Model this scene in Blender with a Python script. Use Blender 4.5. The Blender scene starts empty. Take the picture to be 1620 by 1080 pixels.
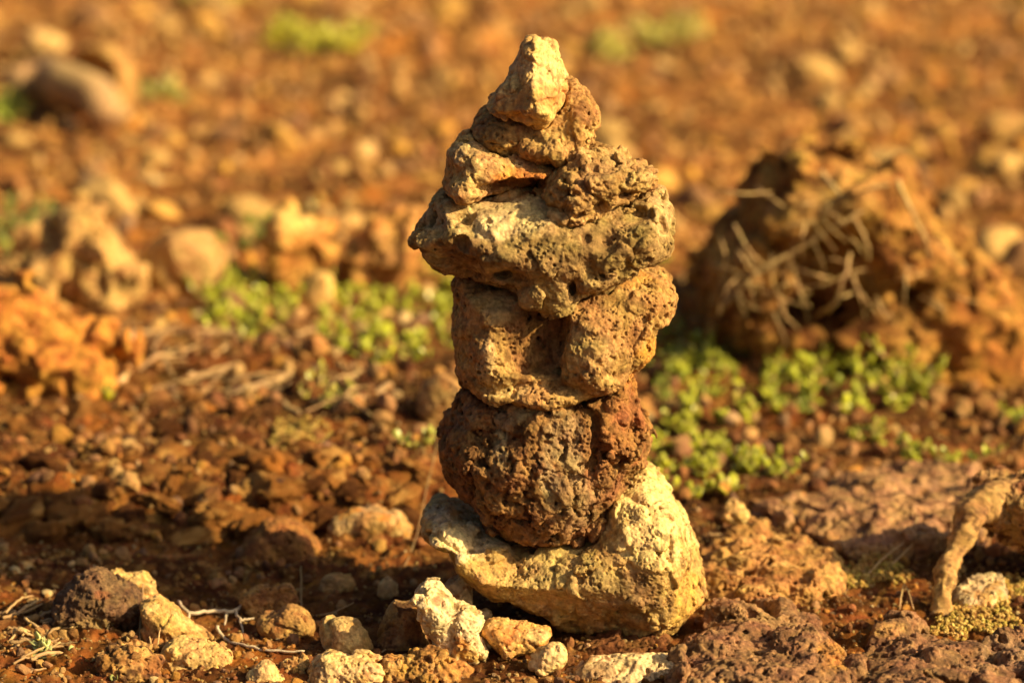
import bpy, math, random
import numpy as np
import openvdb as vdb
from concurrent.futures import ThreadPoolExecutor

random.seed(7)
RNG = np.random.default_rng(11)
S = bpy.context.scene
COL = S.collection
F32 = np.float32

# ------------------------------------------------------------------ camera geometry
FPX = 4500.0                       # 100 mm lens on a 36 mm sensor, 1620 px wide photograph
CAM_Y, CAM_Z = -1.80, 0.645
PITCH = math.radians(14.0)
_c, _s = math.cos(PITCH), math.sin(PITCH)


def ray(px, py):
    """world direction seen at photograph position px, py (length 1 along the view axis)"""
    a = (np.asarray(px, float) - 810.0) / FPX
    b = (540.0 - np.asarray(py, float)) / FPX
    return a, _c + b * _s, -_s + b * _c


def on_y(px, py, Y):
    """point of the vertical plane y=Y seen at px, py"""
    dx, dy, dz = ray(px, py)
    t = (Y - CAM_Y) / dy
    return dx * t, CAM_Z + dz * t


def on_z(px, py, Z=0.0):
    dx, dy, dz = ray(px, py)
    t = (Z - CAM_Z) / dz
    return dx * t, CAM_Y + dy * t


def to_px(x, y, z):
    rx, ry, rz = x, y - CAM_Y, z - CAM_Z
    depth = ry * _c - rz * _s
    up = ry * _s + rz * _c
    return 810 + FPX * rx / depth, 540 - FPX * up / depth


POOL = ThreadPoolExecutor(4)


def par(fn, *arrs):
    """fn over rows of the arrays, in chunks on four threads"""
    n = len(arrs[0])
    step = max(20000, min(80000, n // 4 + 1))
    jobs = [POOL.submit(fn, *[a[i:i + step] for a in arrs]) for i in range(0, n, step)]
    return np.concatenate([j.result() for j in jobs]) if jobs else fn(*arrs)


# ------------------------------------------------------------------ noise
def _h(ix, iy, iz, seed):
    h = (ix.astype(np.uint32) * np.uint32(374761393) + iy.astype(np.uint32) * np.uint32(668265263)
         + iz.astype(np.uint32) * np.uint32(2147483647) + np.uint32((seed * 144665) & 0xffffffff))
    h ^= h >> np.uint32(13)
    h *= np.uint32(1274126177)
    h ^= h >> np.uint32(16)
    h *= np.uint32(2246822519)
    h ^= h >> np.uint32(15)
    return h


_G = RNG.normal(size=(64, 3))
_G = (_G / np.linalg.norm(_G, axis=1)[:, None]).astype(F32) * F32(1.5)


def perlin(p, seed=0):
    p = np.asarray(p, F32)
    i = np.floor(p).astype(np.int64)
    f = (p - i).astype(F32)
    u = f * f * f * (f * (f * 6 - 15) + 10)
    out = np.zeros(len(p), F32)
    for dx in (0, 1):
        wx = u[:, 0] if dx else 1 - u[:, 0]
        for dy in (0, 1):
            wy = u[:, 1] if dy else 1 - u[:, 1]
            for dz in (0, 1):
                wz = u[:, 2] if dz else 1 - u[:, 2]
                g = _G[_h(i[:, 0] + dx, i[:, 1] + dy, i[:, 2] + dz, seed) & np.uint32(63)]
                d = g[:, 0] * (f[:, 0] - dx) + g[:, 1] * (f[:, 1] - dy) + g[:, 2] * (f[:, 2] - dz)
                out += d * wx * wy * wz
    return out


def fbm(p, seed=0, octaves=4, gain=0.5, lac=2.03, ridged=False):
    p = np.asarray(p, F32)
    out = np.zeros(len(p), F32)
    a = 1.0
    for o in range(octaves):
        n = perlin(p * (lac ** o) + o * 17.3, seed + o)
        if ridged:
            n = 1 - 2 * np.abs(n)
        out += a * n
        a *= gain
    return out


def worley(p, seed=0, want_id=False):
    p = np.asarray(p, F32)
    i = np.floor(p).astype(np.int64)
    f = (p - i).astype(F32)
    f1 = np.full(len(p), 9.0, F32)
    f2 = np.full(len(p), 9.0, F32)
    ids = np.zeros(len(p), np.uint32)
    for dx in (-1, 0, 1):
        for dy in (-1, 0, 1):
            for dz in (-1, 0, 1):
                h = _h(i[:, 0] + dx, i[:, 1] + dy, i[:, 2] + dz, seed)
                jx = (h & np.uint32(1023)).astype(F32) / 1023
                jy = ((h >> np.uint32(10)) & np.uint32(1023)).astype(F32) / 1023
                jz = ((h >> np.uint32(20)) & np.uint32(1023)).astype(F32) / 1023
                d = np.sqrt((dx + jx - f[:, 0]) ** 2 + (dy + jy - f[:, 1]) ** 2 + (dz + jz - f[:, 2]) ** 2)
                nearer = d < f1
                f2 = np.where(nearer, f1, np.minimum(f2, d))
                ids = np.where(nearer, h, ids)
                f1 = np.where(nearer, d, f1)
    return (f1, f2, (_h(ids, ids, ids, 5) & np.uint32(4095)).astype(F32) / 4095) if want_id else (f1, f2)


def tilt_facets(p, seed):
    """each irregular cell is a plane tilted its own way: -1..1, with soft seams between the cells"""
    p = np.asarray(p, F32)
    i = np.floor(p).astype(np.int64)
    f = (p - i).astype(F32)
    f1 = np.full(len(p), 9.0, F32); f2 = np.full(len(p), 9.0, F32); val = np.zeros(len(p), F32)
    for dx in (-1, 0, 1):
        for dy in (-1, 0, 1):
            for dz in (-1, 0, 1):
                h = _h(i[:, 0] + dx, i[:, 1] + dy, i[:, 2] + dz, seed)
                ox = dx + (h & np.uint32(1023)).astype(F32) / 1023 - f[:, 0]
                oy = dy + ((h >> np.uint32(10)) & np.uint32(1023)).astype(F32) / 1023 - f[:, 1]
                oz = dz + ((h >> np.uint32(20)) & np.uint32(1023)).astype(F32) / 1023 - f[:, 2]
                d = np.sqrt(ox * ox + oy * oy + oz * oz)
                g = _G[(h >> np.uint32(4)) & np.uint32(63)]
                v = g[:, 0] * ox + g[:, 1] * oy + g[:, 2] * oz + ((h >> np.uint32(7)) & np.uint32(255)).astype(F32) / 255 * 0.5 - 0.25
                nearer = d < f1
                f2 = np.where(nearer, f1, np.minimum(f2, d))
                val = np.where(nearer, v, val)
                f1 = np.where(nearer, d, f1)
    return val * np.clip((f2 - f1) * 7, 0, 1) - 0.25 * (1 - np.clip((f2 - f1) * 5, 0, 1))


def worley2(p, seed=0):
    p = np.asarray(p, F32)
    i = np.floor(p).astype(np.int64)
    f = (p - i).astype(F32)
    f1 = np.full(len(p), 9.0, F32)
    z = np.zeros(len(p), np.int64)
    for dx in (-1, 0, 1):
        for dy in (-1, 0, 1):
            h = _h(i[:, 0] + dx, i[:, 1] + dy, z, seed)
            jx = (h & np.uint32(1023)).astype(F32) / 1023
            jy = ((h >> np.uint32(10)) & np.uint32(1023)).astype(F32) / 1023
            f1 = np.minimum(f1, (dx + jx - f[:, 0]) ** 2 + (dy + jy - f[:, 1]) ** 2 + (0.35 * ((h >> np.uint32(20)) & np.uint32(1023)).astype(F32) / 1023) ** 2)
    return np.sqrt(f1)


def sstep(a, b, x):
    t = np.clip((x - a) / (b - a), 0, 1)
    return t * t * (3 - 2 * t)


def smax(a, b, k):
    h = np.clip(0.5 + 0.5 * (a - b) / k, 0, 1)
    return b + (a - b) * h + k * h * (1 - h)


def smin(a, b, k):
    return -smax(-a, -b, k)


# ------------------------------------------------------------------ meshes
def make_mesh(name, V, Fc, mat, smooth=True, tint=None):
    V = np.asarray(V, F32)
    me = bpy.data.meshes.new(name)
    if isinstance(Fc, list):
        sizes = np.array([len(f) for f in Fc], np.int32)
        loops = np.concatenate([np.asarray(f, np.int32) for f in Fc])
    else:
        Fc = np.asarray(Fc, np.int32)
        sizes = np.full(len(Fc), Fc.shape[1], np.int32)
        loops = Fc.ravel()
    me.vertices.add(len(V))
    me.vertices.foreach_set('co', V.ravel())
    me.loops.add(len(loops))
    me.loops.foreach_set('vertex_index', loops)
    me.polygons.add(len(sizes))
    me.polygons.foreach_set('loop_start', np.concatenate([[0], np.cumsum(sizes)[:-1]]).astype(np.int32))
    me.polygons.foreach_set('use_smooth', np.full(len(sizes), smooth))
    if tint is not None:
        at = me.color_attributes.new('Tint', 'FLOAT_COLOR', 'POINT')
        c = np.ones((len(V), 4), F32)
        c[:, :3] = tint
        at.data.foreach_set('color', c.ravel())
    me.update(calc_edges=True)
    me.validate()
    if mat:
        me.materials.append(mat)
    return me


def link(name, me, parent=None, loc=(0, 0, 0)):
    o = bpy.data.objects.new(name, me)
    o.location = loc
    o.parent = parent
    COL.objects.link(o)
    return o


def tag(o, label=None, cat=None, group=None, kind=None):
    if label: o['label'] = label
    if cat: o['category'] = cat
    if group: o['group'] = group
    if kind: o['kind'] = kind
    return o


def normals(V, Q):
    a, b, c, d = V[Q[:, 0]], V[Q[:, 1]], V[Q[:, 2]], V[Q[:, -1]]
    n = np.cross(c - a, d - b) if Q.shape[1] == 4 else np.cross(b - a, c - a)
    N = np.zeros_like(V)
    for k in range(Q.shape[1]):
        for ax in range(3):
            N[:, ax] += np.bincount(Q[:, k], n[:, ax], len(V))
    return N / np.maximum(np.linalg.norm(N, axis=1)[:, None], 1e-12)


# ------------------------------------------------------------------ materials
def N_(nt, t, **kw):
    n = nt.nodes.new(t)
    for k, v in kw.items():
        if k in n.inputs.keys():
            n.inputs[k].default_value = v
        else:
            setattr(n, k, v)
    return n


def base_mat(name):
    m = bpy.data.materials.new(name)
    m.use_nodes = True
    nt = m.node_tree
    nt.nodes.clear()
    out = nt.nodes.new('ShaderNodeOutputMaterial')
    bs = nt.nodes.new('ShaderNodeBsdfPrincipled')
    nt.links.new(bs.outputs[0], out.inputs[0])
    return m, nt, bs


def rock_mat(name, rough=0.85, spec=0.25, var=0.35, scale=700.0, bump=0.5, col=None, flecks=0.0, rnd=0.0):
    """stone or soil: its colour (the Tint attribute, or col) broken up by grains, with fine relief"""
    m, nt, bs = base_mat(name)
    L = nt.links.new
    tc = N_(nt, 'ShaderNodeTexCoord')
    if col is None:
        src = N_(nt, 'ShaderNodeAttribute', attribute_name='Tint').outputs['Color']
    else:
        rgb = N_(nt, 'ShaderNodeRGB')
        rgb.outputs[0].default_value = (*col, 1)
        src = rgb.outputs[0]
    n1 = N_(nt, 'ShaderNodeTexNoise', Scale=scale * 0.35, Detail=6.0, Roughness=0.7)
    L(tc.outputs['Object'], n1.inputs['Vector'])
    r1 = N_(nt, 'ShaderNodeMapRange')
    for k, v in zip(range(1, 5), (0.3, 0.7, 1 - var, 1 + var)):
        r1.inputs[k].default_value = v
    L(n1.outputs[0], r1.inputs[0])
    hsv = N_(nt, 'ShaderNodeHueSaturation')
    L(src, hsv.inputs['Color'])
    val = r1.outputs[0]
    if rnd:
        oi = N_(nt, 'ShaderNodeObjectInfo')
        mr = N_(nt, 'ShaderNodeMapRange')
        mr.inputs[3].default_value = 1 - rnd
        mr.inputs[4].default_value = 1 + rnd
        L(oi.outputs['Random'], mr.inputs[0])
        mm = N_(nt, 'ShaderNodeMath', operation='MULTIPLY')
        L(val, mm.inputs[0]); L(mr.outputs[0], mm.inputs[1])
        val = mm.outputs[0]
    L(val, hsv.inputs['Value'])
    n2 = N_(nt, 'ShaderNodeTexNoise', Scale=scale * 0.09, Detail=3.0)
    L(tc.outputs['Object'], n2.inputs['Vector'])
    r2 = N_(nt, 'ShaderNodeMapRange')
    for k, v in zip(range(1, 5), (0.3, 0.7, 0.485, 0.515)):
        r2.inputs[k].default_value = v
    L(n2.outputs[0], r2.inputs[0])
    L(r2.outputs[0], hsv.inputs['Hue'])
    colour = hsv.outputs[0]
    if flecks:
        vo = N_(nt, 'ShaderNodeTexVoronoi', Scale=scale * 0.3)
        L(tc.outputs['Object'], vo.inputs['Vector'])
        rf = N_(nt, 'ShaderNodeMapRange')
        for k, v in zip(range(1, 5), (0.12, 0.3, flecks, 0.0)):
            rf.inputs[k].default_value = v
        L(vo.outputs['Distance'], rf.inputs[0])
        mx = N_(nt, 'ShaderNodeMix', data_type='RGBA')
        mx.inputs[7].default_value = (0.16, 0.06, 0.015, 1)
        L(rf.outputs[0], mx.inputs[0])
        L(colour, mx.inputs[6])
        colour = mx.outputs[2]
    L(colour, bs.inputs['Base Color'])
    bs.inputs['Roughness'].default_value = rough
    bs.inputs['Specular IOR Level'].default_value = spec
    nb = N_(nt, 'ShaderNodeTexNoise', Scale=scale, Detail=8.0, Roughness=0.75)
    L(tc.outputs['Object'], nb.inputs['Vector'])
    bp = N_(nt, 'ShaderNodeBump', Strength=min(1.0, bump * 1.3), Distance=0.0018)
    L(nb.outputs[0], bp.inputs['Height'])
    L(bp.outputs[0], bs.inputs['Normal'])
    return m


M_STONE = rock_mat('porous_stone', bump=0.6)
M_PALE = rock_mat('pale_stone', rough=0.62, spec=0.4, var=0.3, bump=0.5, flecks=0.55)
M_LAVA = rock_mat('dark_lava', rough=0.7, spec=0.4, var=0.45, bump=0.8)
M_SLAB = rock_mat('smooth_slab', rough=0.6, spec=0.45, var=0.3, bump=0.4)
M_SOIL = rock_mat('red_soil', rough=0.95, spec=0.15, var=0.45, scale=500, bump=0.9)
M_GRAVEL = rock_mat('gravel', rough=0.85, spec=0.25, var=0.3, bump=0.5)
M_MOSS = rock_mat('golden_moss', rough=0.9, spec=0.1, var=0.3, bump=0.4)
M_TWIG = rock_mat('dry_twig', rough=0.7, spec=0.3, var=0.3, scale=500, bump=0.4, col=(0.42, 0.27, 0.12), rnd=0.35)
M_PALETWIG = rock_mat('bleached_twig', rough=0.65, spec=0.3, var=0.2, scale=500, bump=0.4, col=(0.55, 0.44, 0.30))
M_ROOT = rock_mat('dry_root', rough=0.8, spec=0.2, var=0.35, scale=400, bump=0.6, col=(0.50, 0.34, 0.145), rnd=0.3)


def leaf_mat():
    m, nt, bs = base_mat('succulent_leaf')
    L = nt.links.new
    at = N_(nt, 'ShaderNodeAttribute', attribute_name='Tint')
    tc = N_(nt, 'ShaderNodeTexCoord')
    n = N_(nt, 'ShaderNodeTexNoise', Scale=180.0, Detail=4.0)
    L(tc.outputs['Object'], n.inputs['Vector'])
    r = N_(nt, 'ShaderNodeMapRange')
    r.inputs[3].default_value = 0.7
    r.inputs[4].default_value = 1.3
    L(n.outputs[0], r.inputs[0])
    hsv = N_(nt, 'ShaderNodeHueSaturation')
    L(at.outputs['Color'], hsv.inputs['Color'])
    L(r.outputs[0], hsv.inputs['Value'])
    L(hsv.outputs[0], bs.inputs['Base Color'])
    bs.inputs['Roughness'].default_value = 0.33
    bs.inputs['Specular IOR Level'].default_value = 0.45
    bs.inputs['Subsurface Weight'].default_value = 0.25
    bs.inputs['Subsurface Radius'].default_value = (0.004, 0.005, 0.001)
    return m


M_LEAF = leaf_mat()

# ------------------------------------------------------------------ ground
EXT = 0.03


def ground_h(x, y):
    x = np.atleast_1d(np.asarray(x, F32)); y = np.atleast_1d(np.asarray(y, F32))
    p = np.stack([x, y, np.zeros_like(x)], 1)
    near = 1 - sstep(3.0, 7.0, y)
    h = 0.007 * fbm(p / 0.35, 3, 3) * (0.4 + 0.6 * sstep(0.15, 0.6, y)) + 0.03 * perlin(p / 1.6, 9) * sstep(0.8, 2.0, y)
    # a low bank runs across the left side behind the pile
    edge = 0.215 + 0.03 * perlin(p / 0.12, 21) + 0.02 * perlin(p / 0.04, 22)
    left = 1 - sstep(-0.05, 0.03, x)
    h += 0.030 * sstep(edge - 0.035, edge + 0.03, y) * left * (1 - 0.5 * sstep(0.5, 0.9, y))
    p3 = p / 0.05 + 0.4 * np.stack([perlin(p / 0.04, 23), perlin(p / 0.04, 24), p[:, 0] * 0], 1)
    h += 0.016 * (0.5 - worley2(p3[:, :2], 25)) * sstep(0.12, 0.2, y) * (1 - sstep(0.45, 0.7, y)) * left
    h += 0.060 * np.exp(-((x - 0.27) / 0.19) ** 2 - ((y - 0.80) / 0.14) ** 2)
    h += -0.008 * np.exp(-((x + 0.19) / 0.10) ** 2 - ((y - 0.07) / 0.07) ** 2)
    return h


def ground_full(x, y):
    h = ground_h(x, y)
    p = np.stack([x, y, h * 2], 1).astype(F32)
    patch = sstep(-0.25, 0.35, fbm(p / 0.22, 41, 2))
    f1 = worley2(p[:, :2] / 0.030 + 0.25 * np.stack([perlin(p / 0.02, 53), perlin(p / 0.02, 54)], 1), 51)
    h += 0.0125 * (0.62 - f1) * (0.35 + 0.65 * patch)
    far = sstep(0.6, 1.3, y) * (1 - sstep(5.0, 9.0, y))
    h += 0.030 * (0.5 - worley2(p[:, :2] / 0.12 + 0.5 * np.stack([perlin(p / 0.09, 55), perlin(p / 0.09, 56)], 1), 57)) * far * sstep(-0.5, 0.4, fbm(p / 0.4, 58, 2))
    f1 = worley2(p[:, :2] / 0.0105, 52)
    h += 0.0048 * (0.6 - f1) * (0.4 + 0.6 * patch)
    h += 0.0022 * fbm(p / 0.011, 61, 3, 0.6, ridged=True)
    return h


def ground_pt(px, py):
    z = 0.0
    for _ in range(6):
        x, y = on_z(px, py, z)
        z = 0.5 * z + 0.5 * float(ground_h(x, y)[0])
    return float(x), float(y), float(z)


def mixc(a, b, t):
    return np.asarray(a, F32)[None] * (1 - t[:, None]) + np.asarray(b, F32)[None] * t[:, None]


def soil_tint(p, seed=0):
    a = mixc((0.13, 0.050, 0.011), (0.34, 0.150, 0.036), sstep(-0.4, 0.5, fbm(p / 0.05, 71 + seed, 4, 0.6)))
    t = sstep(0.15, 0.7, fbm(p / 0.02, 75 + seed, 3, 0.6))[:, None]
    a = a * (1 - t) + np.array((0.47, 0.27, 0.08), F32) * t
    t = sstep(0.2, 0.75, fbm(p / 0.11, 79 + seed, 3, 0.6))[:, None] * 0.7
    a = a * (1 - t) + np.array((0.46, 0.175, 0.028), F32) * t
    a = a * (0.62 + 0.6 * sstep(-0.45, 0.35, fbm(p / 0.30, 83 + seed, 3, 0.6)))[:, None]
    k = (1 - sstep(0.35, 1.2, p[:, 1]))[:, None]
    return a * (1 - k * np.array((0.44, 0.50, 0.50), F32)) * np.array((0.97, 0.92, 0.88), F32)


def build_ground():
    fine = np.linspace(-15, 15, 900)
    outer = np.concatenate([np.linspace(-180, -40, 40, endpoint=False), np.linspace(-40, -15, 60, endpoint=False)])
    ang = np.radians(np.concatenate([outer, fine, -outer[::-1][:-1]]))
    r = np.concatenate([np.linspace(0.05, 1.45, 24, endpoint=False), np.exp(np.linspace(math.log(1.45), math.log(2.6), 640, endpoint=False)),
                        np.exp(np.linspace(math.log(2.6), math.log(7), 420, endpoint=False)), np.exp(np.linspace(math.log(7), math.log(400), 60))])
    A, R = np.meshgrid(ang, r)
    X = (R * np.sin(A)).ravel(); Y = (R * np.cos(A)).ravel() + CAM_Y
    Z = np.zeros_like(X)
    P = np.stack([X, Y], 1)
    n = len(X)
    Z = par(ground_full, X.astype(F32), Y.astype(F32))
    V = np.stack([X, Y, Z], 1).astype(F32)
    na, nr = len(ang), len(r)
    i, j = np.meshgrid(np.arange(nr - 1), np.arange(na - 1), indexing='ij')
    a = (i * na + j).ravel()
    Q = np.stack([a, a + 1, a + 1 + na, a + na], 1)
    last = np.arange(nr - 1) * na + na - 1
    Q = np.concatenate([Q, np.stack([last, last - na + 1, last + 1, last + na], 1)])
    tint = par(soil_tint, V)
    o = link('ground', make_mesh('ground', V, Q[:, ::-1].copy(), M_SOIL, True, tint))
    tag(o, 'red brown volcanic soil strewn with crumbs of stone', 'ground', kind='structure')


build_ground()


# ------------------------------------------------------------------ sculpted stones
def poly_sdf(poly, gx, gz):
    """signed distance to a closed outline, positive inside, on the grid gx x gz"""
    PX, PZ = np.meshgrid(gx, gz, indexing='ij')
    d = np.full(PX.shape, 1e9)
    inside = np.zeros(PX.shape, bool)
    n = len(poly)
    for i in range(n):
        (ax, az), (bx, bz) = poly[i], poly[(i + 1) % n]
        ex, ez = bx - ax, bz - az
        t = np.clip(((PX - ax) * ex + (PZ - az) * ez) / (ex * ex + ez * ez + 1e-18), 0, 1)
        d = np.minimum(d, (PX - ax - t * ex) ** 2 + (PZ - az - t * ez) ** 2)
        cr = (az > PZ) != (bz > PZ)
        with np.errstate(divide='ignore', invalid='ignore'):
            inside ^= cr & (PX < ex * (PZ - az) / (ez if ez else 1e-18) + ax)
    return np.where(inside, 1, -1) * np.sqrt(d)


def blur(a, n):
    for _ in range(n):
        for ax in (0, 1):
            b = np.pad(a, [(1, 1) if k == ax else (0, 0) for k in (0, 1)], mode='edge')
            a = (np.take(b, range(0, a.shape[ax]), ax) + 2 * np.take(b, range(1, a.shape[ax] + 1), ax) + np.take(b, range(2, a.shape[ax] + 2), ax)) / 4
    return a


def round_poly(poly):
    """one Chaikin-like pass that keeps the drawn corners nearly in place"""
    out = []
    n = len(poly)
    for i in range(n):
        a, b = poly[i], poly[(i + 1) % n]
        out += [(a[0] * .85 + b[0] * .15, a[1] * .85 + b[1] * .15), (a[0] * .15 + b[0] * .85, a[1] * .15 + b[1] * .85)]
    return out


SDFS = {}


class Sculpt:
    """a stone: outline (x across, w up) swelled along the third axis, then lumps, dents, cuts, vesicles and noise"""

    def __init__(s, poly, y0, T, h=0.0012, pw=2.3, flat=False, margin=0.012, round_=0):
        s.flat, s.h, s.y0, s.T = flat, h, y0, T
        poly = round_poly(poly)
        P = np.array(poly)
        a0, a1 = P.min(0) - margin, P.max(0) + margin
        s.g = [np.arange(a0[0], a1[0], h), np.arange(y0 - T - margin, y0 + T + margin, h), np.arange(a0[1], a1[1], h)]
        d = blur(poly_sdf(poly, s.g[0], s.g[2]), 3 + round_)
        dm = d.max()
        u = np.maximum(1 - d / dm, 0)[:, None, :]
        v = np.abs((s.g[1] - y0) / T)[None, :, None]
        f = (u ** pw + v ** pw) ** (1 / pw) - 1
        s.F = (f * dm).astype(F32)
        s._norm()

    def _norm(s):
        gx, gy, gz = np.gradient(s.F, s.h)
        g = np.sqrt(gx * gx + gy * gy + gz * gz)
        s.F = (s.F / np.clip(g, 0.35, 4)).astype(F32)

    def _ell(s, c, r):
        ax = [((s.g[k] - c[k]) / r[k]) ** 2 for k in range(3)]
        q = np.sqrt(ax[0][:, None, None] + ax[1][None, :, None] + ax[2][None, None, :])
        return ((q - 1) * min(r)).astype(F32)

    def lump(s, c, r, k=0.004):
        s.F = smin(s.F, s._ell(c, r), k).astype(F32)

    def dent(s, c, r, k=0.003):
        s.F = smax(s.F, -s._ell(c, r), k).astype(F32)

    def cut(s, c, n, k=0.002):
        n = np.array(n, float); n /= np.linalg.norm(n)
        pl = (n[0] * (s.g[0] - c[0]))[:, None, None] + (n[1] * (s.g[1] - c[1]))[None, :, None] + (n[2] * (s.g[2] - c[2]))[None, None, :]
        s.F = smax(s.F, pl.astype(F32), k).astype(F32)

    def notch(s, planes, k=0.003):
        """take out the space that lies on the outer side of every one of the planes"""
        m = None
        for c, n in planes:
            n = np.array(n, float); n /= np.linalg.norm(n)
            pl = ((n[0] * (s.g[0] - c[0]))[:, None, None] + (n[1] * (s.g[1] - c[1]))[None, :, None] + (n[2] * (s.g[2] - c[2]))[None, None, :]).astype(F32)
            m = pl if m is None else smin(m, pl, k)
        s.F = smax(s.F, m, k * 0.6).astype(F32)

    def pts(s, idx):
        p = np.stack([s.g[0][idx[0]], s.g[1][idx[1]], s.g[2][idx[2]]], 1)
        return p[:, [0, 2, 1]].astype(F32) if s.flat else p.astype(F32)

    def rough(s, spec, seed, band=0.010):
        """spec: ('fbm'|'ridge', scale, amp) · ('facet', cell, amp) · ('ves', cell, max radius, share)"""
        idx = np.nonzero(np.abs(s.F) < band)
        s.F[idx] = par(lambda p, f: s._rough(p, f, spec, seed), s.pts(idx), s.F[idx])
        s.F = np.clip(s.F, -band * 2, band * 2)

    def _rough(s, p, f, spec, seed):
        w = p + 0.3 * np.stack([perlin(p / 0.012 + k * 9.1, seed + k) for k in range(3)], 1) * 0.012
        for q in spec:
            if q[0] == 'fbm':
                f = f + q[2] * fbm(p / q[1], seed + 3, 3, 0.55)
            elif q[0] == 'ridge':
                f = f - q[2] * (fbm(w / q[1], seed + 7, 3, 0.55, ridged=True) - 0.4)
            elif q[0] == 'facet':
                f1, f2, ident = worley(w / q[1], seed + 13, True)
                f = f - q[2] * (ident - 0.5) * np.minimum((f2 - f1) * 4, 1) - q[2] * 0.5 * (0.55 - f1)
            elif q[0] == 'tilt':
                f = f - q[2] * tilt_facets(w / q[1], seed + 15)
            elif q[0] == 'crumb':
                f1, f2 = worley(w / q[1], seed + 17)
                f = f - q[2] * (0.6 - f1)
            elif q[0] == 'ves':
                f1, f2, ident = worley(p / q[1], seed + 19, True)
                mask = sstep(-0.3, 0.3, fbm(p / 0.035, seed + 23, 2)) if len(q) < 5 else 1.0
                rad = np.where(ident < q[3], (0.35 + 0.65 * ident / q[3]), 0) * q[2] * mask
                f = np.where(rad > 0.0003, smax(f, rad - f1 * q[1], 0.0006), f)
        return f

    def mesh(s, seed, fine=(), up=2):
        F = s.F
        for ax in range(3):
            n = F.shape[ax]
            for _ in range(1 if up == 2 else 0):
                a = np.take(F, range(n - 1), ax); b = np.take(F, range(1, n), ax)
                sh = list(F.shape); sh[ax] = 2 * n - 1
                G = np.empty(sh, F32)
                sl = [slice(None)] * 3
                sl[ax] = slice(0, None, 2); G[tuple(sl)] = F
                sl[ax] = slice(1, None, 2); G[tuple(sl)] = (a + b) / 2
                F = G
        hh = s.h / up
        bg = float(max(F.max(), hh * 3))
        g = vdb.FloatGrid(bg)
        g.copyFromArray(np.ascontiguousarray(F))
        P, Q = g.convertToQuads(isovalue=0.0)
        P = np.asarray(P, F32); Q = np.asarray(Q, np.int64)
        V = np.stack([s.g[k][0] + P[:, k] * hh for k in range(3)], 1).astype(F32)
        if s.flat:
            V = V[:, [0, 2, 1]]
        V, Q = biggest_piece(V, Q)
        Nn = normals(V.astype(float), Q).astype(F32)
        ctr = V.mean(0)
        if np.mean(np.sum(Nn * (V - ctr), 1)) < 0:
            Q = Q[:, ::-1].copy(); Nn = -Nn
        def relief(V):
            disp = np.zeros(len(V), F32)
            for kind, sc, amp in fine:
                if kind == 'fbm':
                    disp += amp * fbm(V / sc, seed + 31, 3, 0.6)
                elif kind == 'ridge':
                    disp += amp * (fbm(V / sc, seed + 37, 3, 0.6, ridged=True) - 0.4)
                elif kind == 'grain':
                    f1, f2 = worley(V / sc, seed + 41)
                    disp += amp * (0.55 - f1)
                elif kind == 'pit':
                    f1, f2 = worley(V / sc, seed + 43)
                    disp -= amp * sstep(0.42, 0.15, f1) * sstep(-0.3, 0.4, fbm(V / 0.02, seed + 45, 2))
            return disp
        disp = par(relief, V) if fine else np.zeros(len(V), F32)
        V = V + Nn * disp[:, None]
        return V, Q


def biggest_piece(V, Q):
    n = len(V)
    lab = np.arange(n)
    for _ in range(400):
        m = lab[Q].min(1)
        new = lab.copy()
        for k in range(Q.shape[1]):
            np.minimum.at(new, Q[:, k], m)
        new = new[new]
        new = new[new]
        if np.array_equal(new, lab):
            break
        lab = new
    cnt = np.bincount(lab, minlength=n)
    keep = lab == cnt.argmax()
    remap = np.cumsum(keep) - 1
    fk = keep[Q].all(1)
    return V[keep], remap[Q[fk]]


def px_c(px, py, Y, dy):
    """photo position on the plane at depth dy in front of y=Y -> centre"""
    x, z = on_y(px, py, Y)
    return (float(x), Y - dy, float(z))


def paint(V, base, seed, patches=(), Yp=0.0, mott=0.02):
    return par(lambda v: _paint(v, base, seed, patches, mott), V.astype(F32))


def _paint(V, base, seed, patches, mott):
    """the stone's own colours: base = (c0, c1, c2), patches = (px, py, rx, ry, colour, strength)"""
    t = sstep(-0.45, 0.45, fbm(V / mott, seed + 51, 4, 0.6))
    c = mixc(base[0], base[1], t)
    t = sstep(0.1, 0.6, fbm(V / (mott * 0.7), seed + 57, 4, 0.65))[:, None]
    c = c * (1 - t) + np.array(base[2], F32) * t
    if len(patches):
        px, py = to_px(V[:, 0], V[:, 1], V[:, 2])
        wob = fbm(V / 0.014, seed + 61, 4, 0.65)
        for (cx, cy, rx, ry, colr, st) in patches:
            d = np.sqrt(((px - cx) / rx) ** 2 + ((py - cy) / ry) ** 2)
            w = (sstep(1.15, 0.6, d + 0.45 * wob) * st)[:, None]
            c = c * (1 - w) + np.array(colr, F32) * w
    c = c * (1 + 0.32 * np.clip(fbm(V / 0.0045, seed + 67, 3, 0.7), -1.4, 1.4))[:, None]
    t = sstep(0.25, 0.75, fbm(V / 0.009, seed + 69, 4, 0.65))[:, None] * 0.55
    c = c * (1 - t) + c * np.array((0.42, 0.36, 0.30), F32) * t
    c = c * np.array((1.05, 0.98, 0.80), F32)
    return np.clip(c, 0.004, 0.9)


def finish(name, label, cat, V, Q, mat, tint, group=None):
    zb = float(V[:, 2].min())
    ctr = np.array([(V[:, 0].min() + V[:, 0].max()) / 2, (V[:, 1].min() + V[:, 1].max()) / 2, zb], F32)
    o = link(name, make_mesh(name, V - ctr, Q, mat, True, tint), loc=tuple(float(c) for c in ctr))
    return tag(o, label, cat, group)


U = 0.00042       # one photograph pixel at the pile, in metres

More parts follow.
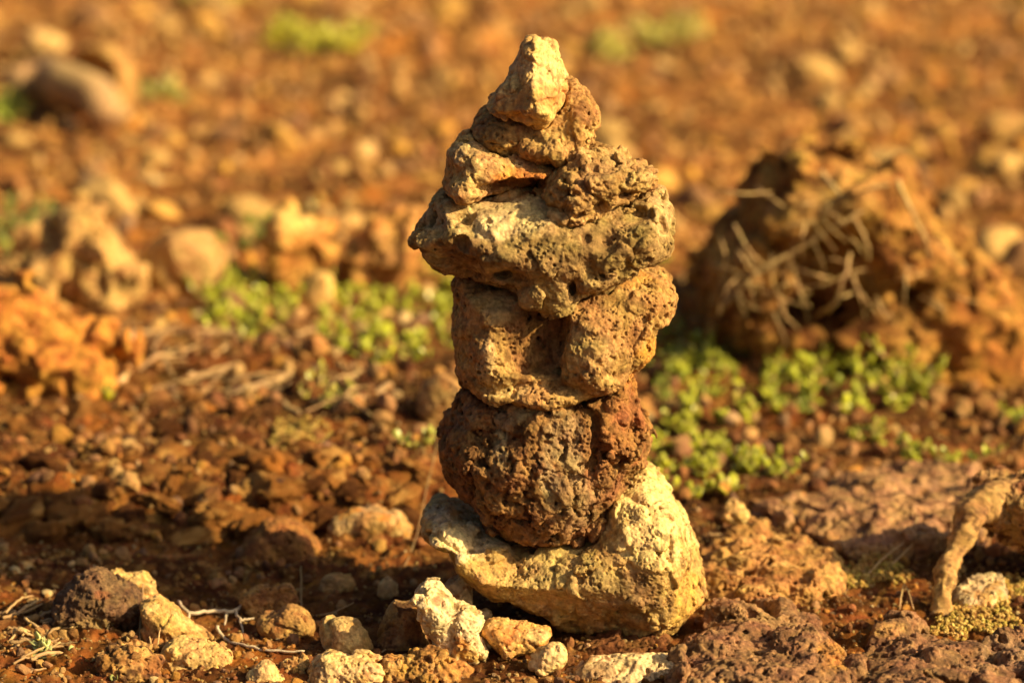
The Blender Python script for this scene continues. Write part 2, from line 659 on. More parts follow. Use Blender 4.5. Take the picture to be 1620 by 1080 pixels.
CREAM = (0.60, 0.435, 0.20); TAN = (0.47, 0.29, 0.115); BROWN = (0.26, 0.125, 0.042); DARK = (0.11, 0.055, 0.025)
ORANGE = (0.50, 0.22, 0.05); GREY = (0.42, 0.34, 0.22); OCHRE = (0.50, 0.29, 0.06); RED = (0.26, 0.10, 0.035)


def cairn_stone(key, label, poly, y0, T, base, mat, spec, fine, ops=(), patches=(), seed=0, fit=(), h=0.0010, pw=2.3):
    P = [tuple(float(v) for v in on_y(px, py, y0 * 0.5)) for px, py in poly]
    s = Sculpt(P, y0, T, h, pw)
    for op in ops:
        k = op[0]
        if k == 'notch':
            s.notch([(px_c(a, b, 0, c), n) for a, b, c, n in op[1]])
        elif k == 'cut':
            s.cut(px_c(op[1], op[2], 0, op[3]), op[4], op[5] if len(op) > 5 else 0.002)
        else:
            c = px_c(op[1], op[2], 0, op[3])
            r = (op[4] * U, op[6] if len(op) > 6 else op[4] * U, op[5] * U)
            getattr(s, k)(c, r)
    s._norm()
    s.rough(spec, seed)
    # rest on / nestle against stones already built
    for other in fit:
        o = SDFS[other]
        ix = [np.round((s.g[k] - o.g[k][0]) / o.h).astype(int) for k in range(3)]
        ok = [(i >= 0) & (i < o.F.shape[k]) for k, i in enumerate(ix)]
        sub = np.full(s.F.shape, 9.0, F32)
        sub[np.ix_(*[np.nonzero(m)[0] for m in ok])] = o.F[np.ix_(*[i[m] for i, m in zip(ix, ok)])]
        near = np.nonzero(np.abs(sub) < 0.006)
        gap = np.full(s.F.shape, 0.0006, F32)
        gap[near] = par(lambda p: 0.0005 + 0.0058 * sstep(-0.15, 0.7, fbm(p / 0.016, seed + 91, 2)), s.pts(near))
        s.F = np.maximum(s.F, np.where(sub < 8, gap - sub, -9)).astype(F32)
    SDFS[key] = s
    V, Q = s.mesh(seed, fine)
    tint = paint(V, base, seed, patches)
    return finish('stone', label, 'stone', V, Q, mat, tint, 'stones stacked in the cairn')


POR = [('fbm', 0.030, 0.0018), ('tilt', 0.030, 0.0036), ('tilt', 0.012, 0.0010), ('ridge', 0.011, 0.0007), ('ves', 0.0105, 0.0040, 0.40), ('ves', 0.0055, 0.0021, 0.6, 1), ('ves', 0.0034, 0.0013, 0.6)]
CRAG = [('fbm', 0.030, 0.0024), ('tilt', 0.022, 0.0050), ('tilt', 0.010, 0.0016), ('ridge', 0.012, 0.0014), ('ves', 0.015, 0.0066, 0.5), ('ves', 0.0070, 0.0030, 0.6, 1), ('ves', 0.0038, 0.0016, 0.6)]
SOFT = [('fbm', 0.035, 0.0016), ('tilt', 0.036, 0.0034), ('tilt', 0.012, 0.0008), ('ves', 0.007, 0.0022, 0.35), ('ves', 0.004, 0.0014, 0.35)]
FINE = [('ridge', 0.0055, 0.0004), ('grain', 0.0030, 0.0005), ('pit', 0.0032, 0.0013)]
FINEX = [('ridge', 0.006, 0.0006), ('grain', 0.0032, 0.0008), ('pit', 0.0040, 0.0018)]
FINES = [('fbm', 0.006, 0.0003), ('ridge', 0.004, 0.00025), ('pit', 0.0034, 0.0008)]

# --- top of the pile first: each lower stone is shaped to receive the one above
cairn_stone('A', 'small pale angular stone standing as the pointed tip of the cairn',
    [(829, 58), (844, 53), (859, 61), (876, 61), (879, 73), (877, 80), (884, 95), (892, 111), (901, 132), (899, 148), (890, 160), (880, 170), (877, 183), (862, 195),
     (848, 195), (818, 187), (788, 176), (775, 164), (773, 154), (782, 141), (797, 120), (810, 105), (818, 84), (824, 68)],
    -0.016, 0.032, ((0.56, 0.38, 0.15), TAN, (0.60, 0.37, 0.12)), M_PALE, SOFT + [('tilt', 0.014, 0.0020)], FINES,
    ops=[('cut', 866, 108, 0.032, (0.62, -0.72, 0.30), 0.0008), ('cut', 808, 126, 0.032, (-0.60, -0.70, 0.38), 0.0008), ('dent', 812, 174, 0.046, 34, 9, 0.016), ('cut', 850, 172, 0.041, (0.15, -0.80, -0.58), 0.0008), ('cut', 895, 140, 0.016, (0.9, -0.4, -0.1), 0.0008)],
    patches=[(862, 108, 34, 48, (0.68, 0.51, 0.24), 0.8), (868, 152, 26, 22, ORANGE, 0.7), (815, 165, 36, 22, (0.36, 0.19, 0.06), 0.8), (806, 120, 24, 30, (0.5, 0.37, 0.2), 0.5)], seed=101)

cairn_stone('B', 'rounded brown stone with a raised right shoulder, under the pale tip stone',
    [(907, 129), (914, 131), (924, 147), (937, 162), (945, 185), (942, 206), (932, 224), (916, 244), (898, 249), (877, 252), (859, 261), (844, 255), (824, 252), (813, 247),
     (802, 253), (794, 250), (782, 247), (772, 238), (758, 221), (754, 204), (758, 194), (770, 182), (790, 172), (830, 165), (870, 150), (895, 132)],
    0.010, 0.038, ((0.34, 0.20, 0.075), (0.42, 0.26, 0.10), (0.50, 0.33, 0.13)), M_STONE, POR, FINEX,
    ops=[('lump', 915, 185, 0.012, 26, 40, 0.022), ('lump', 862, 225, 0.020, 46, 24, 0.02), ('cut', 800, 235, 0.030, (-0.35, -0.85, -0.35))],
    patches=[(870, 220, 40, 22, (0.48, 0.31, 0.13), 0.7), (780, 205, 26, 26, (0.22, 0.13, 0.06), 0.8), (925, 165, 22, 34, (0.30, 0.155, 0.06), 0.7)], seed=102, fit=['A'])

cairn_stone('CR', 'craggy brown clinker lying on the right under the rounded brown stone',
    [(853, 292), (859, 271), (877, 255), (900, 246), (921, 231), (948, 228), (969, 235), (984, 242), (996, 255), (1022, 261), (1034, 274), (1033, 286), (1024, 292), (1010, 292),
     (1001, 301), (996, 308), (978, 316), (969, 322), (954, 336), (942, 337), (924, 332), (901, 336), (886, 331), (868, 316), (866, 307), (856, 306)],
    -0.020, 0.040, ((0.30, 0.18, 0.07), (0.38, 0.245, 0.10), (0.48, 0.33, 0.145)), M_STONE, CRAG, FINEX,
    ops=[('lump', 905, 300, 0.044, 34, 24, 0.014), ('lump', 1010, 274, 0.026, 22, 14, 0.012), ('dent', 900, 280, 0.060, 14, 10, 0.014), ('dent', 945, 305, 0.062, 12, 16, 0.014), ('dent', 985, 285, 0.05, 16, 9, 0.014)],
    patches=[(890, 318, 20, 14, (0.46, 0.32, 0.16), 0.6), (970, 260, 40, 20, (0.36, 0.25, 0.12), 0.5)], seed=103, fit=['B'])

cairn_stone('CL', 'tan stone with an orange hollow, on the left under the rounded brown stone',
    [(717, 230), (729, 218), (750, 214), (775, 220), (810, 235), (850, 245), (880, 250), (885, 268), (865, 282), (852, 284), (830, 288), (806, 296), (770, 305), (753, 309), (735, 312), (718, 308),
     (707, 303), (700, 294), (704, 277), (711, 259), (715, 243)],
    -0.002, 0.044, (TAN, (0.40, 0.25, 0.11), (0.56, 0.40, 0.19)), M_STONE, POR, FINE,
    ops=[('dent', 815, 280, 0.048, 60, 14, 0.034), ('lump', 737, 288, 0.034, 26, 20, 0.016), ('lump', 735, 238, 0.02, 26, 20, 0.02)],
    patches=[(745, 290, 36, 22, (0.62, 0.44, 0.19), 0.9), (825, 282, 60, 20, (0.46, 0.19, 0.045), 0.9), (730, 240, 30, 24, (0.40, 0.30, 0.17), 0.7)], seed=104, fit=['B', 'CR'])

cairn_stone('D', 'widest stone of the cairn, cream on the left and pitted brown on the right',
    [(694, 312), (692, 328), (670, 350), (655, 361), (654, 373), (662, 387), (677, 398), (684, 413), (700, 419), (718, 419), (760, 434), (783, 444), (807, 451), (830, 461), (837, 468),
     (853, 474), (870, 474), (887, 464), (913, 460), (937, 457), (963, 448), (987, 431), (1007, 418), (1016, 408), (1037, 402), (1050, 393), (1057, 370), (1063, 343), (1059, 323),
     (1051, 310), (1042, 300), (1020, 298), (997, 304), (978, 312), (940, 300), (870, 292), (827, 291), (800, 302), (773, 306), (735, 311), (710, 305)],
    -0.006, 0.060, ((0.33, 0.235, 0.105), (0.40, 0.29, 0.13), (0.21, 0.135, 0.05)), M_STONE,
    [('fbm', 0.030, 0.0018), ('tilt', 0.032, 0.0050), ('ridge', 0.012, 0.0008), ('ves', 0.020, 0.0080, 0.42, 1), ('ves', 0.010, 0.0042, 0.45), ('ves', 0.0052, 0.0020, 0.5, 1)], FINE,
    ops=[('cut', 735, 395, 0.045, (-0.35, -0.70, -0.62)), ('cut', 970, 425, 0.050, (0.15, -0.65, -0.74)), ('cut', 790, 330, 0.058, (-0.05, -0.72, 0.70)), ('lump', 778, 362, 0.040, 40, 22, 0.020), ('lump', 862, 440, 0.036, 46, 34, 0.024), ('cut', 866, 455, 0.054, (0.0, -0.9, -0.4)),
         ('lump', 690, 385, 0.018, 22, 22, 0.016), ('dent', 1003, 318, 0.056, 26, 14, 0.024), ('dent', 1042, 345, 0.042, 8, 18, 0.010), ('dent', 955, 350, 0.070, 14, 20, 0.016), ('dent', 930, 395, 0.072, 20, 26, 0.016), ('dent', 985, 385, 0.060, 9, 13, 0.014), ('lump', 1030, 345, 0.008, 34, 44, 0.030),
         ('dent', 905, 428, 0.066, 14, 22, 0.018), ('lump', 1040, 375, 0.02, 20, 24, 0.02), ('dent', 800, 410, 0.064, 34, 20, 0.018)],
    patches=[(795, 338, 95, 36, (0.57, 0.46, 0.25), 0.95), (778, 360, 34, 22, (0.70, 0.57, 0.34), 0.85), (740, 400, 60, 24, (0.22, 0.13, 0.06), 0.8), (850, 415, 60, 26, (0.27, 0.19, 0.08), 0.6),  # the palest patch paints in a sunlit wedge on the shaded upper face
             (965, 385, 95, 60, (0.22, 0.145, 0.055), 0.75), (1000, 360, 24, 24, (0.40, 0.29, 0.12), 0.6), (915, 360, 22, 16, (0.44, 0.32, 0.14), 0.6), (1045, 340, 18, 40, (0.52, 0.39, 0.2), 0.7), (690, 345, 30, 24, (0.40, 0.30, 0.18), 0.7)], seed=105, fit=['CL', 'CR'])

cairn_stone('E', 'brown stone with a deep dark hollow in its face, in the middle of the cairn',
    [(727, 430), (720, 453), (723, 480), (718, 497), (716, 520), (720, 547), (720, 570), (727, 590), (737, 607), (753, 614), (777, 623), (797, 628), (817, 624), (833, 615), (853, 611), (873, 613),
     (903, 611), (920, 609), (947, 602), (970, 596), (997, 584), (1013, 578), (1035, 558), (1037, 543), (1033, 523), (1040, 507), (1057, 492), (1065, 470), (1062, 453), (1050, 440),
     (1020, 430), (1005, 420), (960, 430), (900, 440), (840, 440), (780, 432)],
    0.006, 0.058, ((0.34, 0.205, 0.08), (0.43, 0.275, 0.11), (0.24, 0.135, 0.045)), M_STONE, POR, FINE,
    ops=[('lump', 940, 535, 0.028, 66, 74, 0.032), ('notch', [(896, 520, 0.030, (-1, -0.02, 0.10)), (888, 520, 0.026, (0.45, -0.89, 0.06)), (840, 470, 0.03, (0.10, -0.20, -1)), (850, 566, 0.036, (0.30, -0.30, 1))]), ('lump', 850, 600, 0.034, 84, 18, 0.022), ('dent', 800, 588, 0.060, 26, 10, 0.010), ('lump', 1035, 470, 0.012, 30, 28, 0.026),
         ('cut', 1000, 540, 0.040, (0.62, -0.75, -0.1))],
    patches=[(768, 565, 16, 36, (0.56, 0.42, 0.22), 0.7), (800, 490, 30, 26, (0.48, 0.36, 0.18), 0.6), (790, 617, 50, 12, (0.58, 0.42, 0.2), 0.8), (850, 530, 56, 60, (0.17, 0.085, 0.03), 0.85), (1048, 470, 26, 36, (0.40, 0.22, 0.08), 0.7),  # the darkest patch is shade painted into the floor of the hollow
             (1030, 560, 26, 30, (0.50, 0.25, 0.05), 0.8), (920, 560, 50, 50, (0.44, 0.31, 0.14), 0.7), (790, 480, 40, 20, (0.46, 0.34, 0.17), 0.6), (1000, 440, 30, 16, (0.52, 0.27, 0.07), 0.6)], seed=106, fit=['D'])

cairn_stone('F', 'large dark brown stone with grey crust and a rusty right side, narrowing downwards',
    [(747, 612), (728, 634), (722, 656), (708, 673), (696, 695), (702, 716), (705, 738), (716, 759), (735, 780), (752, 793), (758, 810), (769, 827), (790, 838), (820, 847), (846, 853),
     (875, 861), (893, 863), (914, 857), (944, 844), (965, 831), (973, 810), (974, 789), (988, 772), (997, 742), (1010, 737), (1020, 729), (1023, 708), (1031, 691), (1031, 674), (1020, 657),
     (1008, 644), (1005, 618), (1001, 588), (985, 575), (930, 595), (860, 602), (800, 612)],
    0.004, 0.062, ((0.21, 0.108, 0.042), (0.29, 0.16, 0.066), (0.13, 0.06, 0.023)), M_STONE, POR + [('tilt', 0.018, 0.0034), ('ves', 0.016, 0.0060, 0.4)], FINEX,
    ops=[('lump', 850, 640, 0.044, 50, 34, 0.014), ('dent', 940, 650, 0.060, 13, 58, 0.020), ('dent', 905, 655, 0.066, 11, 36, 0.016), ('dent', 938, 750, 0.060, 10, 36, 0.016), ('dent', 868, 735, 0.070, 16, 20, 0.014), ('dent', 770, 735, 0.062, 34, 56, 0.014), ('cut', 722, 740, 0.018, (-0.85, -0.45, -0.30)), ('cut', 720, 650, 0.020, (-0.70, -0.55, 0.45)), ('cut', 790, 770, 0.047, (-0.35, -0.80, -0.48)), ('cut', 890, 680, 0.055, (0.12, -0.97, 0.18)), ('cut', 795, 655, 0.046, (-0.42, -0.84, 0.34)), ('cut', 905, 800, 0.047, (0.32, -0.82, -0.46)), ('cut', 985, 800, 0.034, (0.72, -0.62, -0.25)), ('cut', 750, 800, 0.036, (-0.5, -0.7, -0.45))],
    patches=[(845, 640, 34, 30, (0.42, 0.32, 0.17), 0.85), (792, 690, 14, 60, (0.42, 0.32, 0.18), 0.8), (808, 655, 26, 18, (0.42, 0.33, 0.19), 0.7), (890, 700, 34, 50, (0.34, 0.26, 0.15), 0.6),
             (905, 790, 44, 60, (0.32, 0.23, 0.12), 0.65), (985, 665, 46, 70, (0.29, 0.135, 0.05), 0.9), (975, 600, 40, 22, (0.40, 0.18, 0.05), 0.8), (750, 760, 60, 60, (0.19, 0.10, 0.042), 0.6), (870, 760, 18, 22, (0.36, 0.28, 0.16), 0.7), (915, 745, 16, 20, (0.34, 0.25, 0.14), 0.7), (735, 660, 26, 26, (0.30, 0.21, 0.12), 0.5)], seed=171, fit=['E'])

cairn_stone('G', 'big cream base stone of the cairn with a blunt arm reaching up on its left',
    [(668, 831), (671, 818), (688, 806), (711, 803), (735, 813), (752, 823), (775, 838), (800, 846), (850, 840), (890, 815), (925, 785), (960, 757), (1003, 741), (1020, 739), (1040, 750),
     (1051, 772), (1067, 789), (1076, 810), (1093, 835), (1098, 861), (1104, 887), (1110, 921), (1106, 940), (1093, 957), (1080, 974), (1063, 981), (1033, 984), (1020, 990), (999, 1000), (982, 996), (961, 986),
     (918, 984), (897, 988), (875, 982), (858, 960), (837, 954), (824, 942), (799, 938), (760, 922), (735, 902), (716, 885), (707, 864), (684, 852), (671, 844)],
    0.006, 0.072, ((0.40, 0.265, 0.09), (0.48, 0.33, 0.12), (0.27, 0.165, 0.055)), M_PALE, SOFT + [('tilt', 0.020, 0.0022), ('ves', 0.012, 0.0048, 0.3)], FINE,
    ops=[('dent', 882, 785, 0.085, 100, 66, 0.085), ('lump', 1030, 850, 0.035, 62, 82, 0.034), ('cut', 1075, 945, 0.040, (0.60, -0.62, -0.45)), ('dent', 1003, 928, 0.078, 40, 20, 0.026), ('dent', 1010, 985, 0.066, 40, 9, 0.03), ('dent', 868, 985, 0.06, 26, 16, 0.03), ('dent', 790, 948, 0.04, 26, 12, 0.03),
         ('lump', 775, 852, 0.030, 30, 12, 0.014), ('cut', 790, 895, 0.050, (-0.15, -0.80, -0.55)), ('lump', 700, 830, 0.006, 30, 24, 0.022)],
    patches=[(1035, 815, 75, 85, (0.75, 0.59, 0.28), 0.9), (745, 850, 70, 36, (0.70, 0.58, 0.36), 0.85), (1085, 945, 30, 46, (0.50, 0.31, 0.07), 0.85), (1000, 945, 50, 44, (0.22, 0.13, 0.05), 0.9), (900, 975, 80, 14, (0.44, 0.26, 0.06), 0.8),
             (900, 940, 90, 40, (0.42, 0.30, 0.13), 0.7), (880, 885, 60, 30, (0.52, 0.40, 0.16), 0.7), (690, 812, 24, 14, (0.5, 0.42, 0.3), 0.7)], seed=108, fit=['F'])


# ------------------------------------------------------------------ stones on the ground
def field_stone(label, poly, Y=None, ratio=0.75, base=(TAN, CREAM, BROWN), mat=None, spec=POR, fine=FINE, ops=(), patches=(), seed=0, h=0.0011,
                name='rock', cat='rock', sink=0.0, pw=2.4, up=2, group=None):
    xs = [p[0] for p in poly]; ys = [p[1] for p in poly]
    cx, by = (min(xs) + max(xs)) / 2, max(ys)
    if Y is None:
        d0 = 2.0
        Y = ground_pt(cx, by)[1]
        d0 = Y - CAM_Y
    d0 = (Y - CAM_Y) * 1.04
    half = (max(xs) - min(xs)) / 2 * d0 / FPX
    hh = (max(ys) - min(ys)) / 2 * d0 / FPX
    T = ratio * min(half, hh * 1.6)
    y0 = Y + T * 0.75
    P = []
    for px, py in poly:
        x, z = on_y(px, py, y0 - 0.35 * T)
        P.append((float(x), float(z) - sink))
    s = Sculpt(P, y0, T, h, pw)
    u = d0 / FPX
    for op in ops:
        c = px_c(op[1], op[2], y0 - 0.35 * T, 0)
        c = (c[0], y0 - op[3] * T, c[2])
        if op[0] == 'cut':
            s.cut(c, op[4])
        else:
            getattr(s, op[0])(c, (op[4] * u, (op[6] if len(op) > 6 else 0.5) * T, op[5] * u))
    s._norm()
    if spec:
        s.rough(spec, seed, band=0.010 if h < 0.0014 else 0.02)
    V, Q = s.mesh(seed, fine, up)
    return finish(name, label, cat, V, Q, mat or M_STONE, paint(V, base, seed, patches), group)


def scaled(spec, k):
    return [tuple([q[0], q[1] * k, q[2] * k] + list(q[3:])) for q in spec]


EARTH = [('fbm', 0.04, 0.0035), ('tilt', 0.026, 0.0060), ('tilt', 0.012, 0.0026), ('ridge', 0.013, 0.0024), ('crumb', 0.010, 0.0009), ('ves', 0.016, 0.005, 0.25)]
SM = scaled(POR, 0.7); SMF = [('ridge', 0.0045, 0.0004), ('grain', 0.0025, 0.0006), ('pit', 0.003, 0.0005)]
LAVA = ((0.21, 0.105, 0.048), (0.32, 0.18, 0.09), (0.13, 0.06, 0.026))
CRUST = [('fbm', 0.05, 0.005), ('tilt', 0.036, 0.008), ('crumb', 0.018, 0.003), ('ridge', 0.018, 0.0030), ('ves', 0.026, 0.010, 0.4), ('ves', 0.011, 0.005, 0.6, 1), ('ves', 0.005, 0.0022, 0.6)]

field_stone('dark rounded lava rock with a furrowed skin and a notch beneath, at the left edge',
    [(85, 974), (88, 958), (102, 939), (118, 925), (138, 913), (151, 911), (169, 920), (189, 931), (208, 941), (217, 956), (219, 974), (221, 990), (208, 994), (193, 981), (183, 991),
     (169, 1001), (155, 1007), (130, 1007), (114, 1000), (95, 1002), (86, 986)], Y=-0.022, base=(DARK, (0.19, 0.115, 0.06), (0.085, 0.045, 0.025)), mat=M_LAVA,
    spec=[('fbm', 0.02, 0.0015), ('ridge', 0.010, 0.0026), ('ves', 0.008, 0.0018, 0.3)], fine=FINEX, seed=201, patches=[(150, 990, 40, 14, (0.34, 0.24, 0.1), 0.7), (165, 940, 16, 8, (0.24, 0.09, 0.035), 0.7)])
field_stone('crumbly tan stone behind the dark rounded lava rock',
    [(165, 915), (178, 905), (192, 900), (205, 908), (225, 911), (240, 929), (243, 955), (236, 975), (200, 985), (170, 970)], Y=0.012, base=(TAN, CREAM, (0.4, 0.24, 0.08)), spec=CRAG[:4], seed=202, ratio=0.8)
field_stone('long sloping tan stone pitted with small holes, right of the dark lava rock',
    [(220, 957), (244, 952), (265, 958), (281, 973), (284, 986), (305, 998), (323, 1007), (338, 1018), (338, 1040), (255, 1034), (222, 1030), (226, 990)], Y=-0.038, base=((0.5, 0.33, 0.12), TAN, CREAM), seed=203, spec=SM, fine=SMF)
field_stone('cream stone with a smooth top beside the crumbly brown clod at bottom left',
    [(252, 1042), (259, 1024), (273, 1015), (295, 1017), (330, 1024), (343, 1022), (357, 1029), (367, 1040), (363, 1056), (350, 1068), (325, 1072), (262, 1066)], Y=-0.082, base=((0.50, 0.34, 0.13), (0.57, 0.41, 0.17), TAN), mat=M_PALE, seed=204, spec=SM, fine=SMF)
field_stone('crumbly brown clod full of holes at the bottom edge, left of the cream stone',
    [(155, 1049), (161, 1034), (183, 1029), (206, 1022), (221, 1029), (244, 1043), (255, 1056), (252, 1075), (245, 1100), (160, 1100)], Y=-0.105, base=(BROWN, TAN, DARK), spec=scaled(CRAG, 0.75), fine=FINEX, seed=205, name='clod', cat='clod')
field_stone('blocky tan stone with a shaded left face, alone in the left foreground',
    [(501, 1001), (503, 992), (511, 989), (523, 982), (542, 980), (564, 986), (574, 998), (581, 1012), (589, 1023), (587, 1038), (574, 1044), (534, 1044), (513, 1040), (502, 1023)],
    Y=-0.062, base=((0.5, 0.36, 0.17), CREAM, TAN), seed=206, ops=[('cut', 524, 1005, 0.55, (-0.9, -0.45, 0.1)), ('cut', 560, 1000, 0.7, (0.15, -0.95, 0.3))], spec=scaled(SOFT, 0.6), fine=SMF)
field_stone('craggy cream stone in front of the blocky tan stone at the bottom edge',
    [(488, 1062), (499, 1046), (515, 1036), (535, 1036), (560, 1040), (584, 1044), (600, 1056), (612, 1076), (610, 1105), (488, 1105)], Y=-0.112, base=(CREAM, (0.6, 0.44, 0.24), TAN), mat=M_PALE, spec=scaled(POR, 0.8), fine=FINE, seed=207)
field_stone('pointed cream stone poking up at the bottom edge',
    [(389, 1070), (405, 1063), (417, 1053), (430, 1055), (440, 1066), (452, 1080), (450, 1105), (390, 1105)], Y=-0.112, base=(CREAM, (0.62, 0.46, 0.22), TAN), mat=M_PALE, spec=scaled(POR, 0.6), fine=SMF, seed=208)
field_stone('small crusty cream lump between the pointed and the craggy cream stones',
    [(445, 1055), (455, 1045), (472, 1040), (487, 1045), (490, 1058), (470, 1066), (450, 1064)], base=(TAN, CREAM, BROWN), spec=scaled(CRAG, 0.55), fine=SMF, seed=209)
field_stone('low olive brown stone in the shade beside the pale forked twig',
    [(405, 992), (412, 980), (428, 976), (444, 968), (456, 960), (477, 964), (489, 974), (499, 990), (494, 1009), (473, 1008), (452, 1010), (430, 1015), (414, 1007)], base=((0.33, 0.2, 0.075), (0.4, 0.25, 0.1), BROWN),
    seed=210, spec=scaled(SOFT, 0.6), fine=SMF)
field_stone('knobbly brown stone behind the low olive brown stone',
    [(386, 944), (400, 935), (430, 938), (448, 927), (463, 942), (470, 965), (455, 982), (405, 982), (382, 962)], base=(BROWN, TAN, (0.36, 0.19, 0.06)), seed=211, spec=scaled(CRAG, 0.6), fine=SMF)
field_stone('small pale triangular stone standing upright in the shade left of the cairn',
    [(596, 939), (602, 923), (613, 908), (623, 918), (630, 933), (632, 947), (611, 952), (598, 948)], base=(CREAM, (0.6, 0.46, 0.27), TAN), mat=M_PALE, seed=212, spec=scaled(SOFT, 0.4), fine=SMF)
field_stone('flat tan stone half sunk in the shaded soil left of the pale triangular stone',
    [(503, 926), (518, 912), (542, 912), (560, 924), (556, 938), (530, 944), (508, 940)], base=(TAN, (0.5, 0.34, 0.16), BROWN), seed=213, spec=scaled(SOFT, 0.5), fine=SMF)
field_stone('dusky brown stone leaning against the left side of the pale veined rock',
    [(592, 1031), (600, 996), (614, 966), (625, 953), (638, 957), (656, 957), (668, 985), (678, 1031), (660, 1045), (620, 1045)], Y=-0.052, base=(BROWN, (0.34, 0.22, 0.1), DARK), seed=214, spec=scaled(SOFT, 0.7), fine=FINE,
    ops=[('cut', 620, 990, 0.5, (-0.6, -0.7, 0.35))])
field_stone('pale veined rock with orange stains in front of the cairn base on the left',
    [(657, 947), (662, 935), (680, 927), (700, 935), (721, 952), (745, 967), (755, 986), (766, 1008), (772, 1022), (772, 1040), (753, 1049), (729, 1047), (702, 1039), (684, 1018), (676, 992), (662, 972)],
    Y=-0.085, base=((0.60, 0.49, 0.31), (0.68, 0.56, 0.36), (0.44, 0.3, 0.14)), mat=M_PALE, spec=[('fbm', 0.02, 0.0016), ('tilt', 0.020, 0.0056), ('tilt', 0.009, 0.0022), ('ridge', 0.008, 0.0006), ('ves', 0.006, 0.0018, 0.3)], fine=FINE, seed=215,
    patches=[(729, 1022, 12, 16, ORANGE, 0.85), (690, 950, 14, 8, (0.3, 0.12, 0.04), 0.7), (745, 1040, 22, 8, (0.42, 0.24, 0.06), 0.7)])
field_stone('grey stone tucked behind the pale veined rock under the arm of the base stone',
    [(692, 935), (711, 913), (733, 911), (745, 929), (746, 950), (742, 975), (705, 975)], Y=-0.032, base=(GREY, (0.34, 0.26, 0.15), BROWN), seed=216, spec=scaled(SOFT, 0.6), fine=SMF)
field_stone('tiny pale pebble in the dark gap under the base stone of the cairn',
    [(753, 972), (760, 964), (773, 963), (779, 972), (774, 983), (758, 984)], Y=-0.03, base=(CREAM, (0.6, 0.5, 0.33), TAN), mat=M_PALE, seed=217, spec=scaled(SOFT, 0.25), fine=(), h=0.0007, name='pebble', cat='pebble')
field_stone('orange and cream stone lying on its side just in front of the cairn',
    [(762, 995), (774, 985), (794, 984), (814, 990), (835, 990), (855, 996), (870, 994), (872, 1006), (863, 1022), (841, 1031), (814, 1039), (796, 1043), (786, 1031), (770, 1010)], Y=-0.078,
    base=((0.58, 0.34, 0.11), (0.62, 0.42, 0.18), ORANGE), mat=M_PALE, spec=scaled(POR, 0.75), fine=FINE, seed=218, patches=[(855, 1003, 22, 14, CREAM, 0.8), (795, 1000, 30, 14, (0.52, 0.26, 0.06), 0.7)])
field_stone('small knobbly cream stone at the bottom, right of the orange and cream stone',
    [(840, 1060), (849, 1033), (871, 1021), (888, 1018), (898, 1031), (896, 1051), (880, 1062), (856, 1072)], Y=-0.102, base=(CREAM, (0.66, 0.5, 0.27), TAN), mat=M_PALE, spec=scaled(POR, 0.6), fine=SMF, seed=219)
field_stone('rusty soil clod in front of the pale veined rock at the bottom edge',
    [(600, 1050), (640, 1046), (680, 1034), (705, 1040), (730, 1052), (745, 1070), (745, 1110), (598, 1110)], Y=-0.108, base=(BROWN, (0.44, 0.24, 0.07), TAN), spec=scaled(CRAG, 0.7), fine=FINEX, seed=220, name='clod', cat='clod')
field_stone('broad cream slab of stone with brown freckles cut off by the bottom edge',
    [(880, 1078), (915, 1062), (940, 1052), (966, 1047), (998, 1046), (1022, 1042), (1048, 1041), (1071, 1045), (1084, 1054), (1106, 1062), (1130, 1069), (1146, 1085), (1150, 1115), (880, 1115)], Y=-0.112,
    base=((0.60, 0.44, 0.25), (0.66, 0.52, 0.32), (0.36, 0.2, 0.09)), mat=M_PALE, spec=scaled(POR, 0.8), fine=FINE, seed=221, patches=[(920, 1065, 50, 20, (0.3, 0.18, 0.09), 0.8), (1060, 1060, 50, 20, (0.7, 0.56, 0.36), 0.6)])
field_stone('yellowish stone at the upper end of the crumbly tan ledge',
    [(1136, 822), (1140, 806), (1150, 796), (1166, 794), (1178, 802), (1186, 815), (1178, 828), (1150, 832)], Y=0.14, base=((0.5, 0.34, 0.13), CREAM, TAN), seed=225, spec=scaled(SOFT, 0.5), fine=SMF)
field_stone('flat tan slab jutting over a dark gap on the bank left of the cairn',
    [(516, 838), (530, 824), (560, 810), (600, 808), (632, 818), (651, 840), (646, 852), (610, 852), (570, 850), (530, 850)], Y=0.175, base=(TAN, (0.42, 0.3, 0.16), ORANGE), ratio=0.9, seed=227, spec=scaled(POR, 0.7), fine=SMF, pw=3)
field_stone('rusty shaded stone built into the bank under the flat tan slab',
    [(380, 865), (400, 840), (440, 828), (480, 838), (508, 870), (512, 905), (470, 925), (410, 925), (375, 900)], Y=0.14, base=((0.24, 0.1, 0.035), BROWN, (0.32, 0.15, 0.05)), seed=228, spec=POR, fine=SMF)
field_stone('grey brown stone half hidden behind the left side of the cairn',
    [(655, 640), (668, 612), (700, 592), (735, 590), (760, 615), (755, 660), (700, 675), (665, 670)], base=((0.38, 0.24, 0.11), TAN, BROWN), seed=229, spec=SOFT, fine=(), h=0.002)
field_stone('orange clod riddled with holes at the left edge behind the gravel',
    [(-60, 640), (-55, 500), (-10, 478), (30, 470), (50, 500), (90, 508), (140, 515), (175, 545), (192, 600), (180, 635), (90, 645)], base=((0.40, 0.165, 0.035), (0.48, 0.235, 0.05), (0.30, 0.115, 0.025)), seed=230,
    spec=scaled(EARTH, 2.2), fine=(), h=0.0025, up=1, name='clod', cat='clod', ops=[('dent', 25, 590, 0.9, 22, 30, 0.4), ('dent', 30, 540, 0.8, 20, 16, 0.4)])
